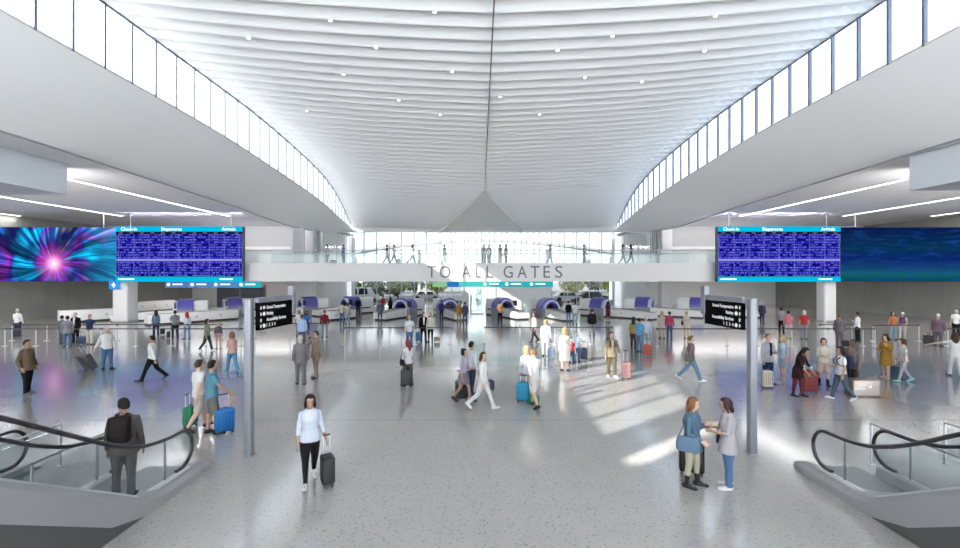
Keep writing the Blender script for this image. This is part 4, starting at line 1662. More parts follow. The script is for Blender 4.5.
    if kind in ('tee', 'long', 'mid', 'vest'):
        off = .014
        rr = torso_rings(off, .485 if kind != 'vest' else .50, .845)
        g_.rings(rr)
        if kind != 'vest':
            for s in (1, -1):
                armtube(g_, s, {'tee': .62, 'long': 1.94, 'mid': 1.45}[kind], .010 if kind != 'tee' else .013, .004 if kind != 'tee' else .008)
    elif kind in ('jacket', 'coat', 'dress'):
        off = .024 if kind != 'dress' else .014
        z0 = {'jacket': .46, 'coat': .485, 'dress': .485}[kind]
        g_.rings(torso_rings(off, z0, .845))
        ln = {'jacket': .05, 'coat': top[2] if len(top) > 2 else .22, 'dress': top[2] if len(top) > 2 else .24}[kind]
        rings = []
        for i in range(7):
            t = i / 6
            zz = .57 - (.07 + ln) * t
            w = (.094 + .022 * t) * H * fat + off * .8
            d_ = (.068 + .024 * t) * H * fat + off * .8
            rings.append([Vector((w * math.cos(a), d_ * math.sin(a), zz * H)) + dz + Vector((0, 0, 0)) for a in [2 * PI * k / 22 for k in range(22)]])
        g_.rings(rings)
        for s in (1, -1):
            armtube(g_, s, 1.94 if kind != 'dress' else 1.3, .017 if kind != 'dress' else .009, .003)
        # collar
        if kind != 'dress':
            g_.tube([T((.05 * H * math.cos(a), .046 * H * math.sin(a), (.832 + .006 * math.sin(a)) * H)) for a in [2 * PI * k / 12 for k in range(13)]], .011 * H, 6)
    to = g_.build({'tee': 't_shirt', 'long': 'shirt', 'mid': 'blouse', 'vest': 'vest', 'jacket': 'jacket', 'coat': 'coat', 'dress': 'dress'}[kind], cloth(tc, st), o)
    PENDING.append((to, .010 if det >= 1 else .015, None, 3 if det else 2))
    # shirt front showing in an open jacket
    if kind in ('jacket', 'vest') and len(top) > 3:
        q = MB()
        wz = [(.83, .026), (.76, .024), (.68, .018), (.58, .010)]
        A = [T((-w * H, -(.052 + (.02 if zz < .8 else 0)) * H * fat ** 1.5 - .030, zz * H)) for zz, w in wz]
        B = [T((w * H, -(.052 + (.02 if zz < .8 else 0)) * H * fat ** 1.5 - .030, zz * H)) for zz, w in wz]
        A2 = [v + Vector((0, .03, 0)) for v in A]
        B2 = [v + Vector((0, .03, 0)) for v in B]
        q.rings([[a, b_, d_, c_] for a, b_, c_, d_ in zip(A, B, A2, B2)])
        q.build('shirt_front', cloth(top[3]), o)
    # ---- shoes
    boots = len(bot) > 1 and shoe == 'boots'
    sc = (.02, .02, .022) if shoe == 'boots' else shoe
    for s in (1, -1):
        heel, toe, fd, upv = soles[s]
        ank = legs[s][2]
        sd = fd.cross(upv).normalized()
        q = MB()
        rings = []
        prof = [(-.012, .012, .030, .012), (.01, .024, .052, .0), (.035, .026, .058, .0), (.07, .027, .045, .0), (.105, .030, .034, .0), (.135, .027, .027, .0), (.155, .014, .018, .004)]
        for a_, w_, h_, lo in prof:
            c = heel + fd * (a_ * H)
            rings.append([c + sd * (w_ * H * cx_) + upv * (((lo + (h_ - lo) * cz_)) * H) for cx_, cz_ in ((-1, 0), (1, 0), (1.02, .35), (.85, .8), (.4, 1.0), (-.4, 1.0), (-.85, .8), (-1.02, .35))])
        q.rings(rings)
        if shoe == 'boots':
            sh_ = legs[s][1] - ank
            q.tube([ank - upv * .02 * H, ank + sh_ * .22, ank + sh_ * .45], [.026 * H, .028 * H, .034 * H], 10)
        fixn(q.build('boot' if shoe == 'boots' else 'shoe', mat(dim(sc), .6, var=.05, spec=.25), o, smooth=True))
    o_info = dict(arms={s: (Matrix.Translation((x, y, z)) @ Matrix.Rotation(R(f), 4, 'Z')) @ (arms[s][2] + arms[s][3] * .05 * H) for s in (1, -1)},
                  back=(Matrix.Translation((x, y, z)) @ Matrix.Rotation(R(f), 4, 'Z')) @ T((0, 0, .73 * H)), M=Matrix.Translation((x, y, z)) @ Matrix.Rotation(R(f), 4, 'Z') @ ML,
                  H=H, f=f, sw=sw, fat=fat, obj=o)
    return o_info


def flush():
    """grow every pending body / garment into one continuous surface"""
    for o, vx, hands, it in PENDING:
        m = o.modifiers.new('grow', 'REMESH')
        m.mode = 'VOXEL'
        m.voxel_size = vx
        m.use_smooth_shade = True
        s_ = o.modifiers.new('soft', 'SMOOTH')
        s_.factor = .5
        s_.iterations = it
    dg = bpy.context.evaluated_depsgraph_get()
    dg.update()
    new = []
    for o, vx, hands, it in PENDING:
        new.append(bpy.data.meshes.new_from_object(o.evaluated_get(dg)))
    for (o, vx, hands, it), me in zip(PENDING, new):
        o.modifiers.clear()
        if hands is not None and hands.v:
            bm = bmesh.new()
            bm.from_mesh(me)
            vs = [bm.verts.new(v) for v in hands.v]
            for f_ in hands.f:
                fc = bm.faces.new([vs[i] for i in f_])
                fc.smooth = True
            bm.to_mesh(me)
            bm.free()
        old = o.data
        o.data = me
        me.name = o.name
        bpy.data.meshes.remove(old)
    PENDING.clear()


# ------------------------------------------------------------------ luggage
def suitcase(px, fy, label, col, h=.62, w=.42, d=.26, rz=0, tilt=0, handle=.42, pos=None, z=0.0, det=1, soft=False, group=None, kind='suitcase'):
    x, y = pos if pos else G(px, fy)
    rz = rz - math.degrees(math.atan2(x, y))
    o = empty('suitcase', label, 'suitcase', (x, y, z), R(rz), group)
    M = Matrix.Rotation(R(tilt), 4, 'X')
    m_ = MB().rbox(-w / 2, w / 2, -d / 2, d / 2, .06, .06 + h, .05, M)
    col = dim(col, .7)
    m_.build('shell', mat(col, .45 if not soft else .8, spec=.3, var=.08, scale=8), o, smooth=True)
    dk = tuple(c * .55 for c in col)
    r_ = MB()
    for i in range(5):
        xx = -w / 2 + w * (i + .75) / 5.5
        r_.box(xx - .012, xx + .012, -d / 2 - .006, d / 2 + .006, .12, h, M)
    r_.build('ribs', mat(dk, .4), o)
    z_ = MB()
    z_.box(-w / 2 - .004, w / 2 + .004, -.006, .006, .10, .02 + h, M)
    z_.build('zip_seam', BLACK, o)
    if handle:
        t_ = MB()
        for s in (-1, 1):
            t_.tube([M @ Vector((s * w * .25, d * .32, h)), M @ Vector((s * w * .25, d * .32, h + .06 + handle))], .009, 6)
        t_.build('telescopic_handle', STEEL, o)
        t_ = MB()
        t_.tube([M @ Vector((-w * .28, d * .32, h + .06 + handle)), M @ Vector((w * .28, d * .32, h + .06 + handle))], .016, 8)
        t_.build('grip', BLACK, o)
    c_ = MB()
    c_.tube([M @ Vector((-.07, 0, .06 + h)), M @ Vector((-.05, 0, .085 + h)), M @ Vector((.05, 0, .085 + h)), M @ Vector((.07, 0, .06 + h))], .009, 6)
    c_.build('carry_handle', BLACK, o)
    for sx in (-1, 1):
        for sy in (-1, 1):
            p = M @ Vector((sx * (w / 2 - .05), sy * (d / 2 - .05), .03))
            if tilt:
                if (sy < 0) == (tilt > 0):
                    pass
            MB().cyl(p + Vector((-.014, 0, 0)), p + Vector((.014, 0, 0)), .03, 12).build('wheel', RUBBER, o)
    if tilt:
        lo = min(((M @ Vector((0, sy * (d / 2 - .05), .03))).z - .03) for sy in (-1, 1))
        o.location.z = z - lo
    return o


def backpack(P, label, col, size=1.0):
    H = P['H']
    o = empty('backpack', label, 'backpack')
    o.matrix_world = P['M'] @ Matrix.Translation((0, .075 * H * P['fat'] ** 1.5 + .03, .60 * H))
    s = size
    MB().rbox(-.155 * s, .155 * s, 0, .15 * s, 0, .42 * s, .06).build('main_bag', cloth(col), o, smooth=True)
    MB().rbox(-.115 * s, .115 * s, .13 * s, .20 * s, .03, .22 * s, .03).build('front_pocket', cloth(tuple(c * 1.15 for c in col)), o, smooth=True)
    MB().tube([(-.04, .02, .42 * s), (-.03, .02, .47 * s), (.03, .02, .47 * s), (.04, .02, .42 * s)], .008, 6).build('top_loop', BLACK, o)
    dpt = -(.15 * H * P['fat'] ** 1.5 + .085)
    for sx in (-1, 1):
        MB().tube([(sx * .07, .01, .40 * s), (sx * .075, -.06, .40 * s + .03), (sx * .08, dpt * .6, .235 * H - .02), (sx * .088, dpt, .17 * H), (sx * .095, dpt * .95, .10 * H), (sx * .125, dpt * .45, .05 * H), (sx * .14, .01, .06)], .014, 6, rx=1.6).build('strap', cloth(tuple(c * .8 for c in col)), o)
    return o


def shoulder_bag(P, label, col, side=1, drop=.40, w=.34, h=.26, cross=False, back=0.0):
    H = P['H']
    o = empty('shoulder_bag', label, 'bag')
    sx = side * (P['sw'] + .085)
    o.matrix_world = P['M'] @ Matrix.Translation((sx, back, .81 * H - drop - h))
    m_ = MB()
    rings = []
    for t, k in ((0, .80), (.1, .97), (.5, 1.0), (.85, .92), (1, .80)):
        rings.append([Vector((.055 * k * math.cos(a) * (1 - .3 * t), w / 2 * k * math.sin(a), h * t)) for a in [2 * PI * q / 16 for q in range(16)]])
    m_.rings(rings)
    m_.build('pouch', cloth(col), o, smooth=True)
    top = Vector((-side * (.085 + .015) if not cross else -side * (.085 + P['sw'] * 1.6), 0, drop + h + .035))
    s_ = MB()
    s_.tube([(0, -w * .38, h * .95), (-side * .03, -w * .20 - (.06 if cross else 0), h + drop * .5), tuple(top), (-side * .03, w * .20 + (.06 if cross else 0), h + drop * .5), (0, w * .38, h * .95)], .010, 6)
    s_.build('strap', cloth(tuple(c * .7 for c in col)), o)
    return o


def phone(P, label, side=-1):
    o = empty('phone', label, 'phone', tuple(P['arms'][side] + Vector((0, 0, .01))), R(P['f']))
    MB().rbox(-.037, .037, -.075, .075, .0, .011, .004, Matrix.Rotation(R(-35), 4, 'X')).build('case', BLACK, o)
    return o

WH = (.80, .80, .80)
CRM = (.72, .66, .55)
JEAN = (.09, .17, .33)
JLT = (.22, .35, .52)
NAVY = (.025, .035, .09)
BLK = (.012, .012, .014)
GRY = (.26, .26, .28)
LGR = (.48, .48, .50)
KHK = (.42, .36, .27)
WS = (.7, .7, .7)

# --- nearest figures
P = person(310, 483, 'woman in a blue and white striped blouse and black trousers, walking towards the viewer', H=1.70, f=4, sex='f', pose='walk', lead=-1, top=('mid', (.50, .57, .72), (.74, .77, .84)), bot=('leggings', BLK), shoe=WS, hair=('bob', 'k'), skin='m', L='side', Rr='hang', det=2, nod=12, build_=1.12)
suitcase(327.5, 485, 'small black upright carry-on beside the woman in the striped blouse', (.02, .02, .022), h=.50, w=.24, d=.34, rz=10, handle=.36)
P = person(124, 497.5, 'man in a grey-brown suit with black backpack, standing on the left escalator landing', H=1.77, f=165, top=('jacket', (.11, .095, .09)), bot=('trousers', (.13, .125, .12)), hair=('short', 'k'), skin='m', turn=38, det=2, L='hang', Rr='hang', build_=1.06)
backpack(P, 'black backpack worn by the man on the left escalator', (.02, .016, .016), 1.1)
P = person(199, 430, 'man in white t-shirt and pale shorts, walking right beside the man in blue', H=1.80, f=118, pose='walk', lead=1, top=('tee', (.72, .71, .69)), bot=('shorts', (.50, .46, .42)), hair=('short', 'b'), skin='l', det=2, L='hang', Rr='back', build_=1.05)
suitcase(190.5, 427, 'green suitcase half hidden behind the man in the white t-shirt', (.02, .22, .10), h=.50, w=.36, d=.24, rz=60, handle=.3)
P = person(212, 433.5, 'man in blue t-shirt and grey shorts, walking right with a blue suitcase', H=1.83, f=98, pose='ease', lead=-1, top=('tee', (.11, .27, .37)), bot=('shorts', (.17, .16, .155)), hair=('short', 'k'), skin='m', det=2, L='hang', Rr='low', turn=18, build_=1.05)
suitcase(224.5, 433, 'bright blue suitcase held by the man in the blue t-shirt', (.015, .17, .50), h=.56, w=.44, d=.26, rz=12, handle=.34)
P = person(692, 486, 'woman in a denim jacket and pale leggings, turned towards the woman with the phone', H=1.66, f=78, sex='f', top=('coat', (.10, .17, .25), .08), bot=('leggings', (.45, .42, .33)), shoe='boots', hair=('bob', 'a'), skin='l', det=2, L=(4, 8, 118, 20), Rr=(0, 10, 60, 25), nod=8, pose='ease', build_=1.12)
shoulder_bag(P, 'slouchy denim blue bag on the hip of the woman in the denim jacket', (.13, .21, .30), side=-1, drop=.34, w=.42, h=.28, back=.02)
suitcase(691.5, 474, 'black suitcase standing behind the woman in the denim jacket', (.015, .015, .016), h=.56, w=.46, d=.26, rz=4, handle=0)
P = person(728, 487, 'dark-haired woman in a loose pale grey top and jeans, looking at a phone', H=1.66, f=282, sex='f', top=('dress', (.46, .43, .46), .10), bot=('trousers', JEAN), shoe=WS, hair=('bob', (.05, .025, .03)), skin='m', det=2, L=(12, 10, 80, 34), Rr=(14, 10, 84, 36), nod=14, pose='stand', build_=1.08)
phone(P, 'black phone in the hands of the woman in the loose grey top', side=-1)
shoulder_bag(P, 'small dark bag hanging in front of the woman in the loose grey top', (.05, .05, .06), side=-1, drop=.42, w=.2, h=.2, back=-.06)

# --- left
person(27, 394, 'bearded man in brown jacket and black trousers, hand in pocket, left', H=1.80, f=48, pose='ease', lead=-1, top=('jacket', (.17, .115, .08)), bot=('trousers', BLK), shoe=(.12, .11, .1), hair=('short', 'k'), skin='m', det=1, L='pocket', Rr='pocket', build_=1.1)
person(107, 369, 'bald man in white shirt and jeans, pulling a grey suitcase', H=1.78, f=20, pose='ease', lead=1, top=('long', WH), bot=('trousers', JEAN), hair=('bald', 'k'), skin='l', L='hang', Rr='pull', det=1, build_=1.12)
suitcase(92, 370, 'large grey suitcase tilted behind the bald man in the white shirt', (.09, .09, .095), h=.68, w=.52, d=.28, rz=-55, tilt=28, handle=.36)
person(152, 381, 'man in white shirt and dark waistcoat, striding left', H=1.74, f=250, pose='stride', lead=1, top=('long', WH), bot=('trousers', BLK), hair=('short', 'k'), skin='m', L='back', Rr='hang', det=1)
person(156, 336, 'long-haired woman in denim shirt, back to the viewer, left of centre', H=1.66, f=190, sex='f', top=('mid', (.14, .20, .30)), bot=('trousers', NAVY), hair=('long', 'k'))
suitcase(162.5, 335, 'small black bag beside the woman in the denim shirt', (.02, .02, .02), h=.36, w=.26, d=.2, handle=.0, soft=True)
person(175, 339, 'man in grey shirt and dark trousers at the left counter', H=1.76, f=195, pose='ease', top=('tee', (.25, .27, .31)), bot=('trousers', (.02, .022, .05)), hair=('short', 'k'), L='hold', Rr='hang')
suitcase(169.5, 338.5, 'dark bag standing at the feet of the man in the grey shirt', (.03, .03, .03), h=.38, w=.3, d=.22, handle=.0, soft=True)
person(187, 339, 'red-haired person in white top and pale jeans at the left counter', H=1.66, f=200, sex='f', pose='ease', top=('long', (.7, .74, .82)), bot=('trousers', JLT), hair=('long', (.45, .03, .03)), L='hold')
person(207, 351, 'dark-haired woman in grey-green top and dark trousers, walking right', H=1.66, f=60, sex='f', pose='walk', top=('mid', (.28, .33, .22)), bot=('trousers', (.05, .06, .07)), shoe=WS, hair=('bob', 'k'), L='hold')
person(218.5, 349, 'child in grey top with a pink band, beside the woman in grey-green', H=1.45, f=350, sex='f', pose='ease', top=('mid', (.16, .15, .18)), bot=('skirt', (.45, .30, .32), .14), shoe=(.3, .5, .2), hair=('bob', 'y'), skin='l')
person(232, 373, 'woman in red and cream top and light jeans beside the left sign post', H=1.66, f=205, sex='f', pose='walk', top=('tee', (.55, .20, .18), (.75, .62, .55)), bot=('trousers', (.10, .28, .45)), shoe=(.15, .4, .5), hair=('bob', 'a'), skin='l', L='hold')
person(17.5, 336, 'man in white shirt and dark blue trousers, farthest left by the barriers', H=1.74, f=150, top=('long', WH), bot=('trousers', NAVY), hair=('short', 'g'), skin='l', L='hold', Rr='hang')
suitcase(17, 337.5, 'dark suitcase at the feet of the far-left man in a white shirt', (.015, .02, .04), h=.42, w=.4, d=.26, handle=0)
person(67.5, 347, 'person in grey jacket and jeans, back to the viewer, in the group at left', H=1.70, f=185, top=('jacket', (.27, .27, .31)), bot=('trousers', (.08, .16, .30)), hair=('short', 'k'))
person(75.5, 343, 'man in black suit with white shirt, in the group at left', H=1.78, f=330, top=('jacket', BLK, None, WH), bot=('trousers', BLK), hair=('short', 'g'), skin='l')
person(62, 344, 'person in dark green top behind the one in the grey jacket', H=1.62, f=140, top=('long', (.12, .16, .14)), bot=('trousers', (.1, .12, .15)), hair=('short', 'k'))
suitcase(81.5, 345, 'blue suitcase with pale top in the group at left', (.03, .07, .17), h=.42, w=.36, d=.26, handle=.25)
person(89.5, 344.5, 'person in navy shirt and cream trousers, arm out, in the group at left', H=1.72, f=160, pose='ease', top=('tee', (.03, .04, .11)), bot=('trousers', CRM), hair=('bald', 'k'), skin='m', Rr='hold', L='hip')
person(300.5, 384.5, 'grey-haired man in a mid grey suit, back to the viewer', H=1.78, f=176, top=('jacket', (.20, .19, .20)), bot=('trousers', (.19, .18, .19)), hair=('short', 'g'), skin='l', det=1, pose='ease')
person(316, 378, 'man in tan suit holding a hand to his ear, facing left', H=1.80, f=300, top=('jacket', (.27, .21, .16)), bot=('trousers', (.27, .21, .16)), hair=('short', 'k'), det=1, Rr='ear', L='hang', pose='ease')
person(302, 345, 'person in blue and white jacket with a dark backpack, behind the grey-suited man', H=1.70, f=170, top=('jacket', (.45, .60, .85)), bot=('trousers', (.1, .12, .2)), hair=('short', 'b'))
person(306.5, 338, 'dark-haired woman in royal blue top by the left sign', H=1.68, f=30, sex='f', top=('tee', (.03, .16, .5)), bot=('trousers', (.05, .08, .18)), hair=('long', 'k'))
person(299, 336, 'person in white top in front of the white column left of centre', H=1.66, f=0, sex='f', top=('tee', WH), bot=('trousers', (.3, .3, .33)), hair=('bob', 'k'))
person(324.5, 337.5, 'man in dark red sweater and grey jeans, left of centre', H=1.72, f=180, top=('long', (.20, .02, .03)), bot=('trousers', (.28, .36, .40)), hair=('short', 'a'))

# --- centre left
person(342, 323.5, 'person in cream top and jeans at the left end of the under-bridge opening', H=1.74, f=175, top=('tee', CRM), bot=('trousers', (.1, .18, .3)), hair=('short', 'k'))
person(347.5, 324, 'person in pale grey, right behind the one in the cream top', H=1.70, f=190, sex='f', top=('tee', LGR), bot=('trousers', (.35, .42, .5)), hair=('bob', 'b'))
person(358, 314.5, 'person in black standing near the left machines', H=1.7, f=200, top=('long', BLK), bot=('trousers', NAVY), hair=('short', 'k'))
person(363.5, 312.5, 'person in white shirt and dark trousers before the white van', H=1.7, f=170, pose='ease', top=('long', WH), bot=('trousers', (.06, .07, .1)), hair=('short', 'b'))
person(380, 321.5, 'man in slate blue suit, back to the viewer, left of a baggage machine', H=1.74, f=180, top=('jacket', (.13, .15, .20)), bot=('trousers', (.10, .12, .19)), hair=('short', 'b'))
person(383, 312, 'person in bright red shirt, far away near the glass', H=1.7, f=170, top=('long', (.50, .06, .06)), bot=('trousers', GRY), hair=('short', 'k'))
person(390.5, 314, 'woman in black, far away beside the red-shirted person', H=1.68, f=200, sex='f', top=('long', BLK), bot=('trousers', BLK), hair=('long', 'k'))
person(409.5, 347, 'person in pale top and jeans behind the red-haired woman', H=1.72, f=180, top=('tee', (.6, .68, .74)), bot=('trousers', JEAN), hair=('short', 'y'), skin='l')
P = person(408, 386, 'red-haired woman in white jacket pulling a black suitcase', H=1.66, f=215, sex='f', pose='ease', top=('long', (.68, .68, .70)), bot=('trousers', (.09, .08, .07)), hair=('long', (.22, .04, .05)), skin='l', det=1, L='hang', Rr='hold', turn=30)
shoulder_bag(P, 'dark shoulder bag of the red-haired woman', (.03, .03, .04), side=1, drop=.36, w=.3, h=.22)
suitcase(406, 386.5, 'black suitcase behind the red-haired woman', (.03, .03, .035), h=.56, w=.38, d=.25, rz=8, handle=.38)
person(423.5, 342, 'person in black jacket over white shirt, left of a pair at centre left', H=1.76, f=10, pose='ease', top=('jacket', BLK, None, WH), bot=('trousers', BLK), hair=('short', 'k'))
person(430.5, 342, 'woman in cream jacket and black trousers, right of a pair at centre left', H=1.72, f=350, sex='f', pose='ease', top=('jacket', CRM, None, WH), bot=('leggings', BLK), hair=('long', 'a'), skin='l')
suitcase(418.5, 342, 'blue suitcase beside the person in the black jacket', (.02, .15, .33), h=.52, w=.34, d=.25, handle=.25)
suitcase(437, 342, 'small tan bag on the floor beside the woman in the cream jacket', (.35, .27, .2), h=.24, w=.36, d=.22, handle=0, soft=True)
person(441.5, 319.5, 'person in deep blue left of the baggage machine under the letters TO', H=1.72, f=160, top=('long', (.05, .05, .2)), bot=('trousers', NAVY), hair=('short', 'k'))
person(459, 322.5, 'person in mustard orange coat, under the letters TO', H=1.72, f=180, top=('coat', (.45, .24, .05), .1), bot=('trousers', (.4, .3, .2)), hair=('short', 'g'), skin='l')
person(465, 323.5, 'person in navy coat right beside the mustard coat', H=1.74, f=185, pose='ease', top=('coat', (.07, .08, .15), .05), bot=('trousers', (.07, .09, .16)), hair=('short', 'k'))
person(500, 322.5, 'person in brown jacket and black trousers, right of the glass lift', H=1.76, f=175, pose='ease', top=('jacket', (.25, .14, .07)), bot=('trousers', BLK), hair=('short', 'k'), L='hold')

# --- middle group
person(464, 402, 'woman in lilac top and purple-grey skirt, walking left of the trio', H=1.66, f=60, sex='f', pose='walk', lead=1, top=('mid', (.42, .38, .50)), bot=('skirt', (.20, .17, .23), .24), hair=('bun', 'k'), skin='m', det=1, L='hold', Rr='hang')
suitcase(461.5, 400, 'black suitcase beside the woman in the purple-grey skirt', (.02, .02, .025), h=.56, w=.38, d=.25, rz=20, handle=.3)
person(471.5, 396, 'man in white shirt and navy trousers, middle of the trio', H=1.78, f=120, pose='ease', top=('long', (.68, .70, .76)), bot=('trousers', (.05, .07, .16)), hair=('short', 'k'), det=1)
P = person(483, 409, 'person all in white, striding right, front of the trio', H=1.72, f=75, sex='f', pose='stride', lead=1, top=('long', (.74, .73, .72)), bot=('trousers', (.68, .68, .70)), shoe=(.75, .75, .75), hair=('bob', 'b'), skin='l', det=1, L='hang', Rr='hang', turn=-30)
suitcase(490, 391, 'dark blue oval bag standing behind the person all in white', (.03, .03, .09), h=.30, w=.28, d=.24, handle=.0, soft=True)
person(526.5, 399, 'person in white with a patterned bag, left of the white-shirted man', H=1.70, f=200, sex='f', pose='walk', top=('long', (.70, .70, .72)), bot=('leggings', (.6, .6, .6)), hair=('bob', 'y'), skin='l', det=1, shoe=(.05, .05, .05))
person(534, 407.5, 'man in long white shirt and white shorts with black sandals', H=1.76, f=215, pose='walk', lead=-1, top=('mid', (.76, .76, .76)), bot=('shorts', (.70, .69, .67)), shoe=(.04, .04, .04), hair=('buzz', 'a'), skin='l', det=1, L='back', Rr='low')
suitcase(523, 402, 'bright blue suitcase in front of the man in white shorts', (.01, .27, .50), h=.56, w=.40, d=.26, rz=-8, handle=.2)
suitcase(534, 404.5, 'small green suitcase behind the man in white shorts', (.02, .27, .12), h=.24, w=.32, d=.22, rz=5, handle=0)
person(534, 342.5, 'person in white waistcoat and dark trousers, right of centre', H=1.74, f=300, pose='walk', top=('long', (.7, .68, .62)), bot=('trousers', (.05, .045, .04)), hair=('short', 'k'))
person(545.5, 356, 'person in pale clothes washed bright by the sun, right of centre', H=1.76, f=170, top=('coat', (.75, .77, .8), .12), bot=('trousers', (.65, .68, .7)), hair=('short', 'y'), skin='l')
person(565, 371, 'person in pale pink and white standing at the sunlit patch', H=1.78, f=190, sex='f', top=('coat', (.74, .68, .64), .12), bot=('skirt', (.70, .72, .70), .36), hair=('bob', 'y'), skin='l', det=1)
suitcase(551, 359.5, 'blue and white suitcase beside the person at the sunlit patch', (.30, .38, .55), h=.46, w=.34, d=.25, handle=.3)
person(571.5, 364, 'child in red shirt and blue trousers next to the small family luggage', H=1.15, f=20, top=('tee', (.50, .03, .05)), bot=('trousers', NAVY), hair=('short', 'b'), skin='l')
person(577, 362, 'child in pale blue and jeans beside the child in red', H=1.35, f=0, top=('tee', (.4, .5, .65)), bot=('trousers', JEAN), hair=('short', 'g'), skin='l')
suitcase(583.5, 360, 'navy suitcase beside the two children', (.03, .05, .12), h=.5, w=.34, d=.25, handle=.28)
person(592, 336, 'person in black jacket carrying a white bag, at the barriers right of centre', H=1.72, f=185, top=('jacket', BLK), bot=('trousers', (.35, .35, .36)), hair=('short', 'k'))
person(568.5, 322, 'person in black, left one at the machine right of the lettering', H=1.74, f=160, top=('jacket', BLK), bot=('trousers', JLT), hair=('short', 'k'))
person(575, 324, 'person in white top and light jeans at the machine right of the lettering', H=1.78, f=185, pose='ease', top=('tee', (.72, .75, .78)), bot=('trousers', (.25, .45, .58)), hair=('short', 'k'))
P = person(611.5, 376.5, 'man in olive jacket and khaki trousers with a pink suitcase', H=1.74, f=15, pose='ease', top=('jacket', (.27, .22, .15), None, (.5, .45, .35)), bot=('trousers', (.16, .12, .07)), shoe=(.75, .75, .75), hair=('short', 'k'), skin='l', det=1, L='low', Rr='hang')
backpack(P, 'brown backpack of the man in the olive jacket', (.06, .04, .025))
suitcase(626, 379, 'pink suitcase with extended handle beside the man in the olive jacket', (.46, .24, .25), h=.58, w=.32, d=.26, rz=15, handle=.42)
person(633.5, 349, 'black-haired woman in yellow top and dark trousers, right of centre', H=1.70, f=165, sex='f', pose='ease', top=('mid', (.40, .33, .12)), bot=('trousers', (.10, .05, .07)), hair=('long', 'k'))
person(639.5, 352, 'person in bright light-blue top and jeans behind the red suitcase', H=1.74, f=150, top=('tee', (.10, .38, .62)), bot=('trousers', (.12, .22, .35)), hair=('short', 'k'))
person(646, 349, 'person in pale blue-white shirt standing over the red suitcase', H=1.74, f=20, top=('long', (.55, .62, .75)), bot=('trousers', (.35, .52, .60)), hair=('short', 'g'), skin='l')
suitcase(647.5, 356, 'orange-red suitcase in front of the person in the pale blue shirt', (.50, .09, .05), h=.50, w=.42, d=.26, rz=0, handle=.25)
person(669.5, 339.5, 'man in crimson shirt and jeans before the right white column', H=1.70, f=175, pose='ease', top=('long', (.50, .06, .12)), bot=('trousers', (.07, .12, .28)), hair=('short', 'b'))
person(662, 338.5, 'woman in pale peach dress, left of the man in crimson', H=1.68, f=185, sex='f', top=('dress', (.62, .52, .48), .16), bot=('none',), hair=('bob', 'y'), skin='l')
P = person(686.5, 338.5, 'person in cream with a black bag, left of the right sign', H=1.68, f=160, sex='f', top=('dress', (.66, .58, .52), .16), bot=('none',), hair=('short', 'y'), skin='l')
shoulder_bag(P, 'black bag on the shoulder of the person in cream', (.015, .015, .02), side=1, drop=.25, w=.36, h=.3)
P = person(691, 381, 'person in mauve sweater and jeans walking right', H=1.74, f=105, sex='f', pose='stride', lead=-1, top=('long', (.24, .15, .19)), bot=('trousers', (.14, .25, .38)), shoe=(.75, .75, .75), hair=('short', (.16, .11, .05)), skin='l', det=1, L='hang', Rr='back')
shoulder_bag(P, 'grey-brown shoulder bag of the person in the mauve sweater', (.13, .12, .10), side=-1, drop=.32, w=.36, h=.26, back=.12)
person(608, 322.5, 'woman in dark red top at the machine right of centre', H=1.72, f=150, sex='f', top=('tee', (.10, .02, .03)), bot=('shorts', (.08, .03, .04)), hair=('bob', 'k'))

# --- right group
person(768, 384, 'man in light grey blazer and navy trousers with a cream suitcase', H=1.82, f=40, top=('jacket', (.42, .42, .46), None, BLK), bot=('trousers', NAVY), hair=('short', 'a'), skin='l', det=1, L='hold')
suitcase(767, 388, 'cream suitcase in front of the man in the grey blazer', (.60, .55, .47), h=.56, w=.34, d=.26, rz=20, handle=.0)
person(783, 380, 'blond woman in pale blue top and denim shorts', H=1.66, f=320, sex='f', pose='ease', top=('mid', (.45, .55, .68)), bot=('shorts', (.35, .42, .52)), shoe=(.6, .55, .5), hair=('long', 'y'), skin='l', det=1, Rr='hold')
person(797.5, 396, 'long-haired woman in a black and red dress bending over a dark red suitcase', H=1.66, f=62, sex='f', pose='ease', lean=16, top=('dress', (.03, .01, .012), .14), bot=('leggings', (.12, .03, .03)), hair=('long', 'k'), skin='m', det=1, L='low', Rr='low', nod=24)
suitcase(809, 392.5, 'dark red suitcase held by the woman in the black dress', (.22, .01, .012), h=.70, w=.44, d=.30, rz=18, handle=.15)
person(823.5, 385, 'woman in cream shirt and shorts with short black boots', H=1.68, f=10, sex='f', pose='ease', top=('mid', (.74, .68, .58)), bot=('shorts', (.66, .50, .44)), shoe='boots', hair=('tail', 'b'), skin='l', det=1, L='hold', Rr='hold')
P = person(841, 400, 'woman in white t-shirt and dark jeans with a backpack, facing left', H=1.68, f=300, sex='f', pose='walk', lead=-1, top=('tee', (.74, .74, .76)), bot=('trousers', (.07, .11, .15)), shoe=(.72, .7, .7), hair=('bob', 'k'), skin='m', det=1, L='hang', Rr='hold')
backpack(P, 'navy backpack of the woman in the white t-shirt', (.03, .035, .07))
person(853, 392, 'bearded man in grey-brown jacket with dark trousers, facing left', H=1.78, f=318, pose='stand', top=('jacket', (.20, .165, .165), None, (.4, .25, .2)), bot=('trousers', (.05, .04, .04)), hair=('buzz', 'k'), skin='d', det=1)
o = empty('metal_trunk', 'wide silver and tan trunk standing right of the grey-brown jacketed man', 'trunk', (*G(862.5, 396), 0), R(2))
MB().rbox(-.46, .46, -.16, .16, .03, .56, .03).build('shell', mat((.38, .34, .31), .35, .3), o, smooth=True)
MB().box(-.47, .47, -.165, .165, .02, .06).box(-.47, .47, -.165, .165, .53, .57).box(-.475, -.43, -.165, .165, .03, .56).box(.43, .475, -.165, .165, .03, .56).build('edging', mat((.16, .12, .10), .45), o)
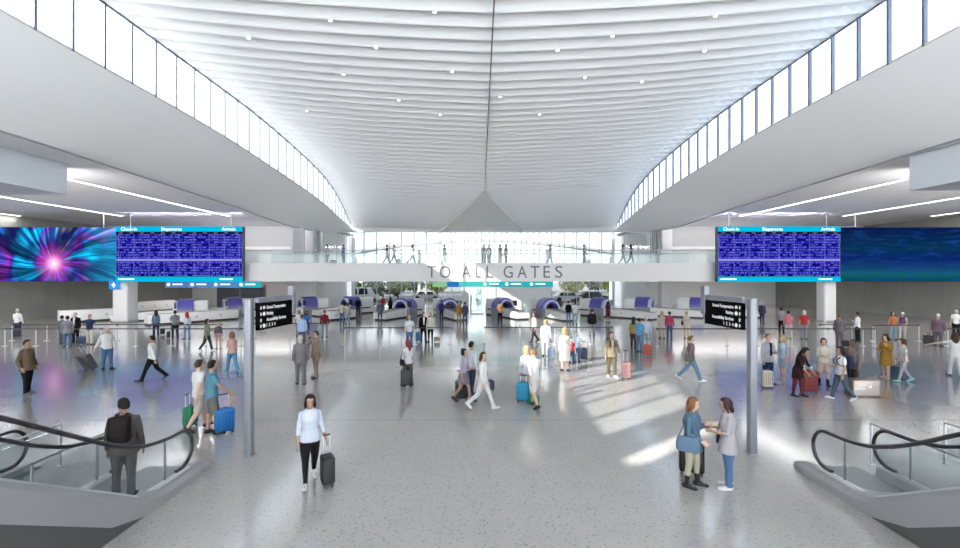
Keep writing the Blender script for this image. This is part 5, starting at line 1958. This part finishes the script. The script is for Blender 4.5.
MB().box(-.40, -.05, -.17, -.16, .26, .30).box(.05, .16, -.172, -.16, .30, .38).build('label_plate', mat((.7, .68, .66), .4), o)
MB().tube([(-.12, 0, .56), (-.10, 0, .61), (.10, 0, .61), (.12, 0, .56)], .012, 6).build('handle', BLACK, o)
person(839.5, 346.5, 'man in purple-grey suit standing near the barriers, behind the group', H=1.78, f=175, pose='ease', top=('jacket', (.20, .165, .20)), bot=('trousers', (.18, .15, .19)), hair=('short', 'a'), skin='l')
suitcase(845.5, 347, 'black suitcase at the feet of the man in the purple-grey suit', (.03, .03, .035), h=.3, w=.4, d=.25, handle=0, soft=True)
person(857.5, 342, 'person in white shirt and black trousers at the right barriers', H=1.74, f=250, top=('long', (.72, .75, .78)), bot=('trousers', BLK), hair=('short', 'k'), Rr='phone')
person(804, 339, 'white-haired person in bright red top and grey jeans', H=1.74, f=180, top=('tee', (.50, .05, .06)), bot=('trousers', (.32, .34, .38)), hair=('bob', 'g'), skin='l')
person(788.5, 338.5, 'person in pink shirt and white trousers at the right barriers', H=1.72, f=185, pose='ease', top=('long', (.62, .22, .25)), bot=('trousers', (.6, .56, .5)), hair=('short', 'k'))
person(781.5, 333, 'person in grey and black, just left of the pink-shirted one', H=1.74, f=170, sex='f', top=('tee', (.35, .35, .38)), bot=('trousers', BLK), hair=('bun', 'k'))
person(762, 323.5, 'man in navy suit at the foot of the concrete wall, right of the sign', H=1.76, f=160, pose='ease', top=('jacket', (.05, .055, .12)), bot=('trousers', (.04, .045, .1)), hair=('short', 'g'), skin='l')
person(886, 378, 'woman in mustard yellow coat, hands at her face', H=1.68, f=330, sex='f', pose='ease', top=('coat', (.42, .22, .04), .20), bot=('leggings', (.55, .40, .32)), shoe=(.5, .4, .3), hair=('bob', 'k'), skin='l', det=1, L='strap', Rr='phone', nod=12)
person(903.5, 382, 'woman in white patterned blouse and dark cropped trousers', H=1.60, f=300, sex='f', pose='walk', top=('mid', (.72, .72, .70), (.3, .3, .32)), bot=('leggings', (.35, .36, .40)), shoe=(.2, .5, .55), hair=('tail', 'b'), skin='l', det=1, lean=5)
suitcase(897.5, 379, 'slate blue suitcase between the yellow coat and the patterned blouse', (.05, .10, .17), h=.44, w=.36, d=.26, rz=-15, handle=.25)
person(893, 340, 'person in orange top and jeans at the right barriers', H=1.70, f=20, sex='f', top=('tee', (.52, .18, .08)), bot=('trousers', (.25, .38, .48)), hair=('bob', 'k'))
P = person(902.5, 340, 'person in pale top with a purple backpack at the right barriers', H=1.68, f=180, sex='f', top=('tee', (.62, .55, .52)), bot=('leggings', (.55, .48, .46)), hair=('short', 'g'), skin='l')
backpack(P, 'purple backpack of the person at the right barriers', (.12, .05, .12), .95)
person(938, 346.5, 'grey-haired man in purple-grey jacket near the right edge', H=1.80, f=172, top=('jacket', (.17, .12, .15)), bot=('trousers', (.13, .12, .15)), hair=('short', 'g'), skin='l', pose='ease', build_=1.1)
suitcase(928.5, 345, 'black suitcase left of the grey-haired man near the right edge', (.03, .03, .035), h=.5, w=.46, d=.28, handle=.1)
person(956, 337, 'person in white shirt and black trousers at the extreme right', H=1.72, f=200, top=('tee', WH), bot=('trousers', BLK), hair=('short', 'g'), skin='l')
person(955, 377, 'long brown-haired woman in white, arm stretched left, at the right edge', H=1.74, f=195, sex='f', pose='walk', top=('tee', (.74, .74, .75)), bot=('trousers', (.72, .72, .74)), hair=('long', 'b'), skin='l', det=1, L=(10, 75, 5, 0), Rr='hang')

# --- on the footbridge
YB2 = 40.0
def up(px, label, **k):
    return person(0, 0, label, pos=((px - 480) / 460 * YB2, YB2), z=4.85, **k)


up(327, 'person in white top and dark trousers on the footbridge, leftmost', f=60, top=('tee', WH), bot=('trousers', (.12, .12, .13)), hair=('short', 'k'))
suitcase(0, 0, 'dark low case beside the leftmost person on the footbridge', (.05, .05, .05), h=.3, w=.6, d=.3, handle=0, pos=((333 - 480) / 460 * YB2, YB2), z=4.85)
up(343.5, 'person in royal blue top and black trousers on the footbridge', f=250, top=('long', (.05, .12, .42)), bot=('trousers', BLK), hair=('short', 'k'))
up(387, 'person in rose red top walking on the footbridge', f=90, pose='walk', top=('long', (.40, .10, .13)), bot=('trousers', (.12, .18, .24)), hair=('short', 'b'))
up(394, 'person in white top beside the one in rose red on the footbridge', f=80, pose='walk', top=('tee', WH), bot=('trousers', (.12, .16, .2)), hair=('short', 'b'), L='phone')
suitcase(0, 0, 'small grey suitcase on the footbridge, right of the pair', (.25, .27, .3), h=.42, w=.3, d=.24, handle=.2, pos=((398.5 - 480) / 460 * YB2, YB2 + .1), z=4.85)
up(412.5, 'person in white with a black bag, striding on the footbridge', f=95, pose='stride', top=('long', (.66, .66, .66)), bot=('trousers', (.35, .38, .4)), hair=('bob', 'k'), sex='f')
up(444.5, 'person in dark grey jacket above the letter T of the bridge lettering', f=120, pose='walk', top=('jacket', (.08, .08, .09)), bot=('trousers', (.3, .32, .34)), hair=('short', 'k'))
up(484, 'person in pale top and dark trousers above the second L, left of four', f=20, top=('long', LGR), bot=('trousers', (.08, .09, .12)), hair=('short', 'k'))
up(489, 'person in grey top and dark trousers, second of four on the footbridge', f=330, top=('long', (.4, .4, .42)), bot=('trousers', (.08, .09, .11)), hair=('short', 'g'))
up(500, 'person in dark top and mustard trousers, third of four on the footbridge', f=60, top=('tee', (.15, .14, .14)), bot=('trousers', (.40, .28, .10)), hair=('short', 'k'))
up(506, 'person in pale top and black trousers, fourth of four on the footbridge', f=300, top=('long', LGR), bot=('trousers', BLK), hair=('short', 'b'))
up(550, 'person in grey walking on the footbridge above the letter E', f=90, pose='walk', top=('long', (.35, .35, .36)), bot=('trousers', (.3, .31, .33)), hair=('short', 'k'))
up(584, 'person in pale top pushing a low cart on the footbridge', f=90, pose='ease', top=('tee', (.45, .42, .42)), bot=('trousers', (.10, .10, .12)), hair=('short', 'k'), L='grip', Rr='grip')
suitcase(0, 0, 'low pale grey case on the footbridge, right of the person above the last letters', (.45, .47, .5), h=.35, w=.5, d=.3, handle=.2, pos=((588 - 480) / 460 * YB2, YB2), z=4.85)
up(623, 'person in grey top, left of the last pair on the footbridge', f=90, pose='walk', sex='f', top=('tee', (.3, .3, .32)), bot=('leggings', (.15, .18, .2)), hair=('bob', 'b'))
up(631, 'person in dark top, right of the last pair on the footbridge', f=85, pose='walk', sex='f', top=('long', (.10, .12, .13)), bot=('leggings', (.08, .1, .12)), hair=('long', 'k'))
flush()

# ------------------------------------------------------------------ light
w = bpy.data.worlds.new('world')
S.world = w
w.use_nodes = True
nt = w.node_tree
bg = nt.nodes['Background']
tc = nt.nodes.new('ShaderNodeTexCoord')
sp = nt.nodes.new('ShaderNodeSeparateXYZ')
nt.links.new(tc.outputs['Generated'], sp.inputs[0])
rp = nt.nodes.new('ShaderNodeValToRGB')
rp.color_ramp.elements[0].position = 0.0
rp.color_ramp.elements[0].color = (0.97, 0.985, 1.0, 1)
rp.color_ramp.elements[1].position = 0.8
rp.color_ramp.elements[1].color = (0.80, 0.90, 1.0, 1)
nt.links.new(sp.outputs[2], rp.inputs[0])
nt.links.new(rp.outputs[0], bg.inputs['Color'])
bg.inputs['Strength'].default_value = 3.3

sd = bpy.data.lights.new('sun', 'SUN')
sd.energy = 12.0
sd.angle = R(0.5)
sd.color = (1.0, 0.95, 0.86)
so = bpy.data.objects.new('sun', sd)
C.objects.link(so)
so.rotation_euler = Vector((18, 14.4, -12.2)).to_track_quat('-Z', 'Y').to_euler()

S.view_settings.view_transform = 'Standard'
S.view_settings.look = 'None'
S.view_settings.gamma = 1
S.view_settings.exposure = 0.68
S.cycles.max_bounces = 8
S.cycles.diffuse_bounces = 5
S.cycles.glossy_bounces = 4
S.cycles.transparent_max_bounces = 16
S.cycles.sample_clamp_indirect = 4.0
S.cycles.use_denoising = True
S.cycles.caustics_reflective = False
S.cycles.caustics_refractive = False
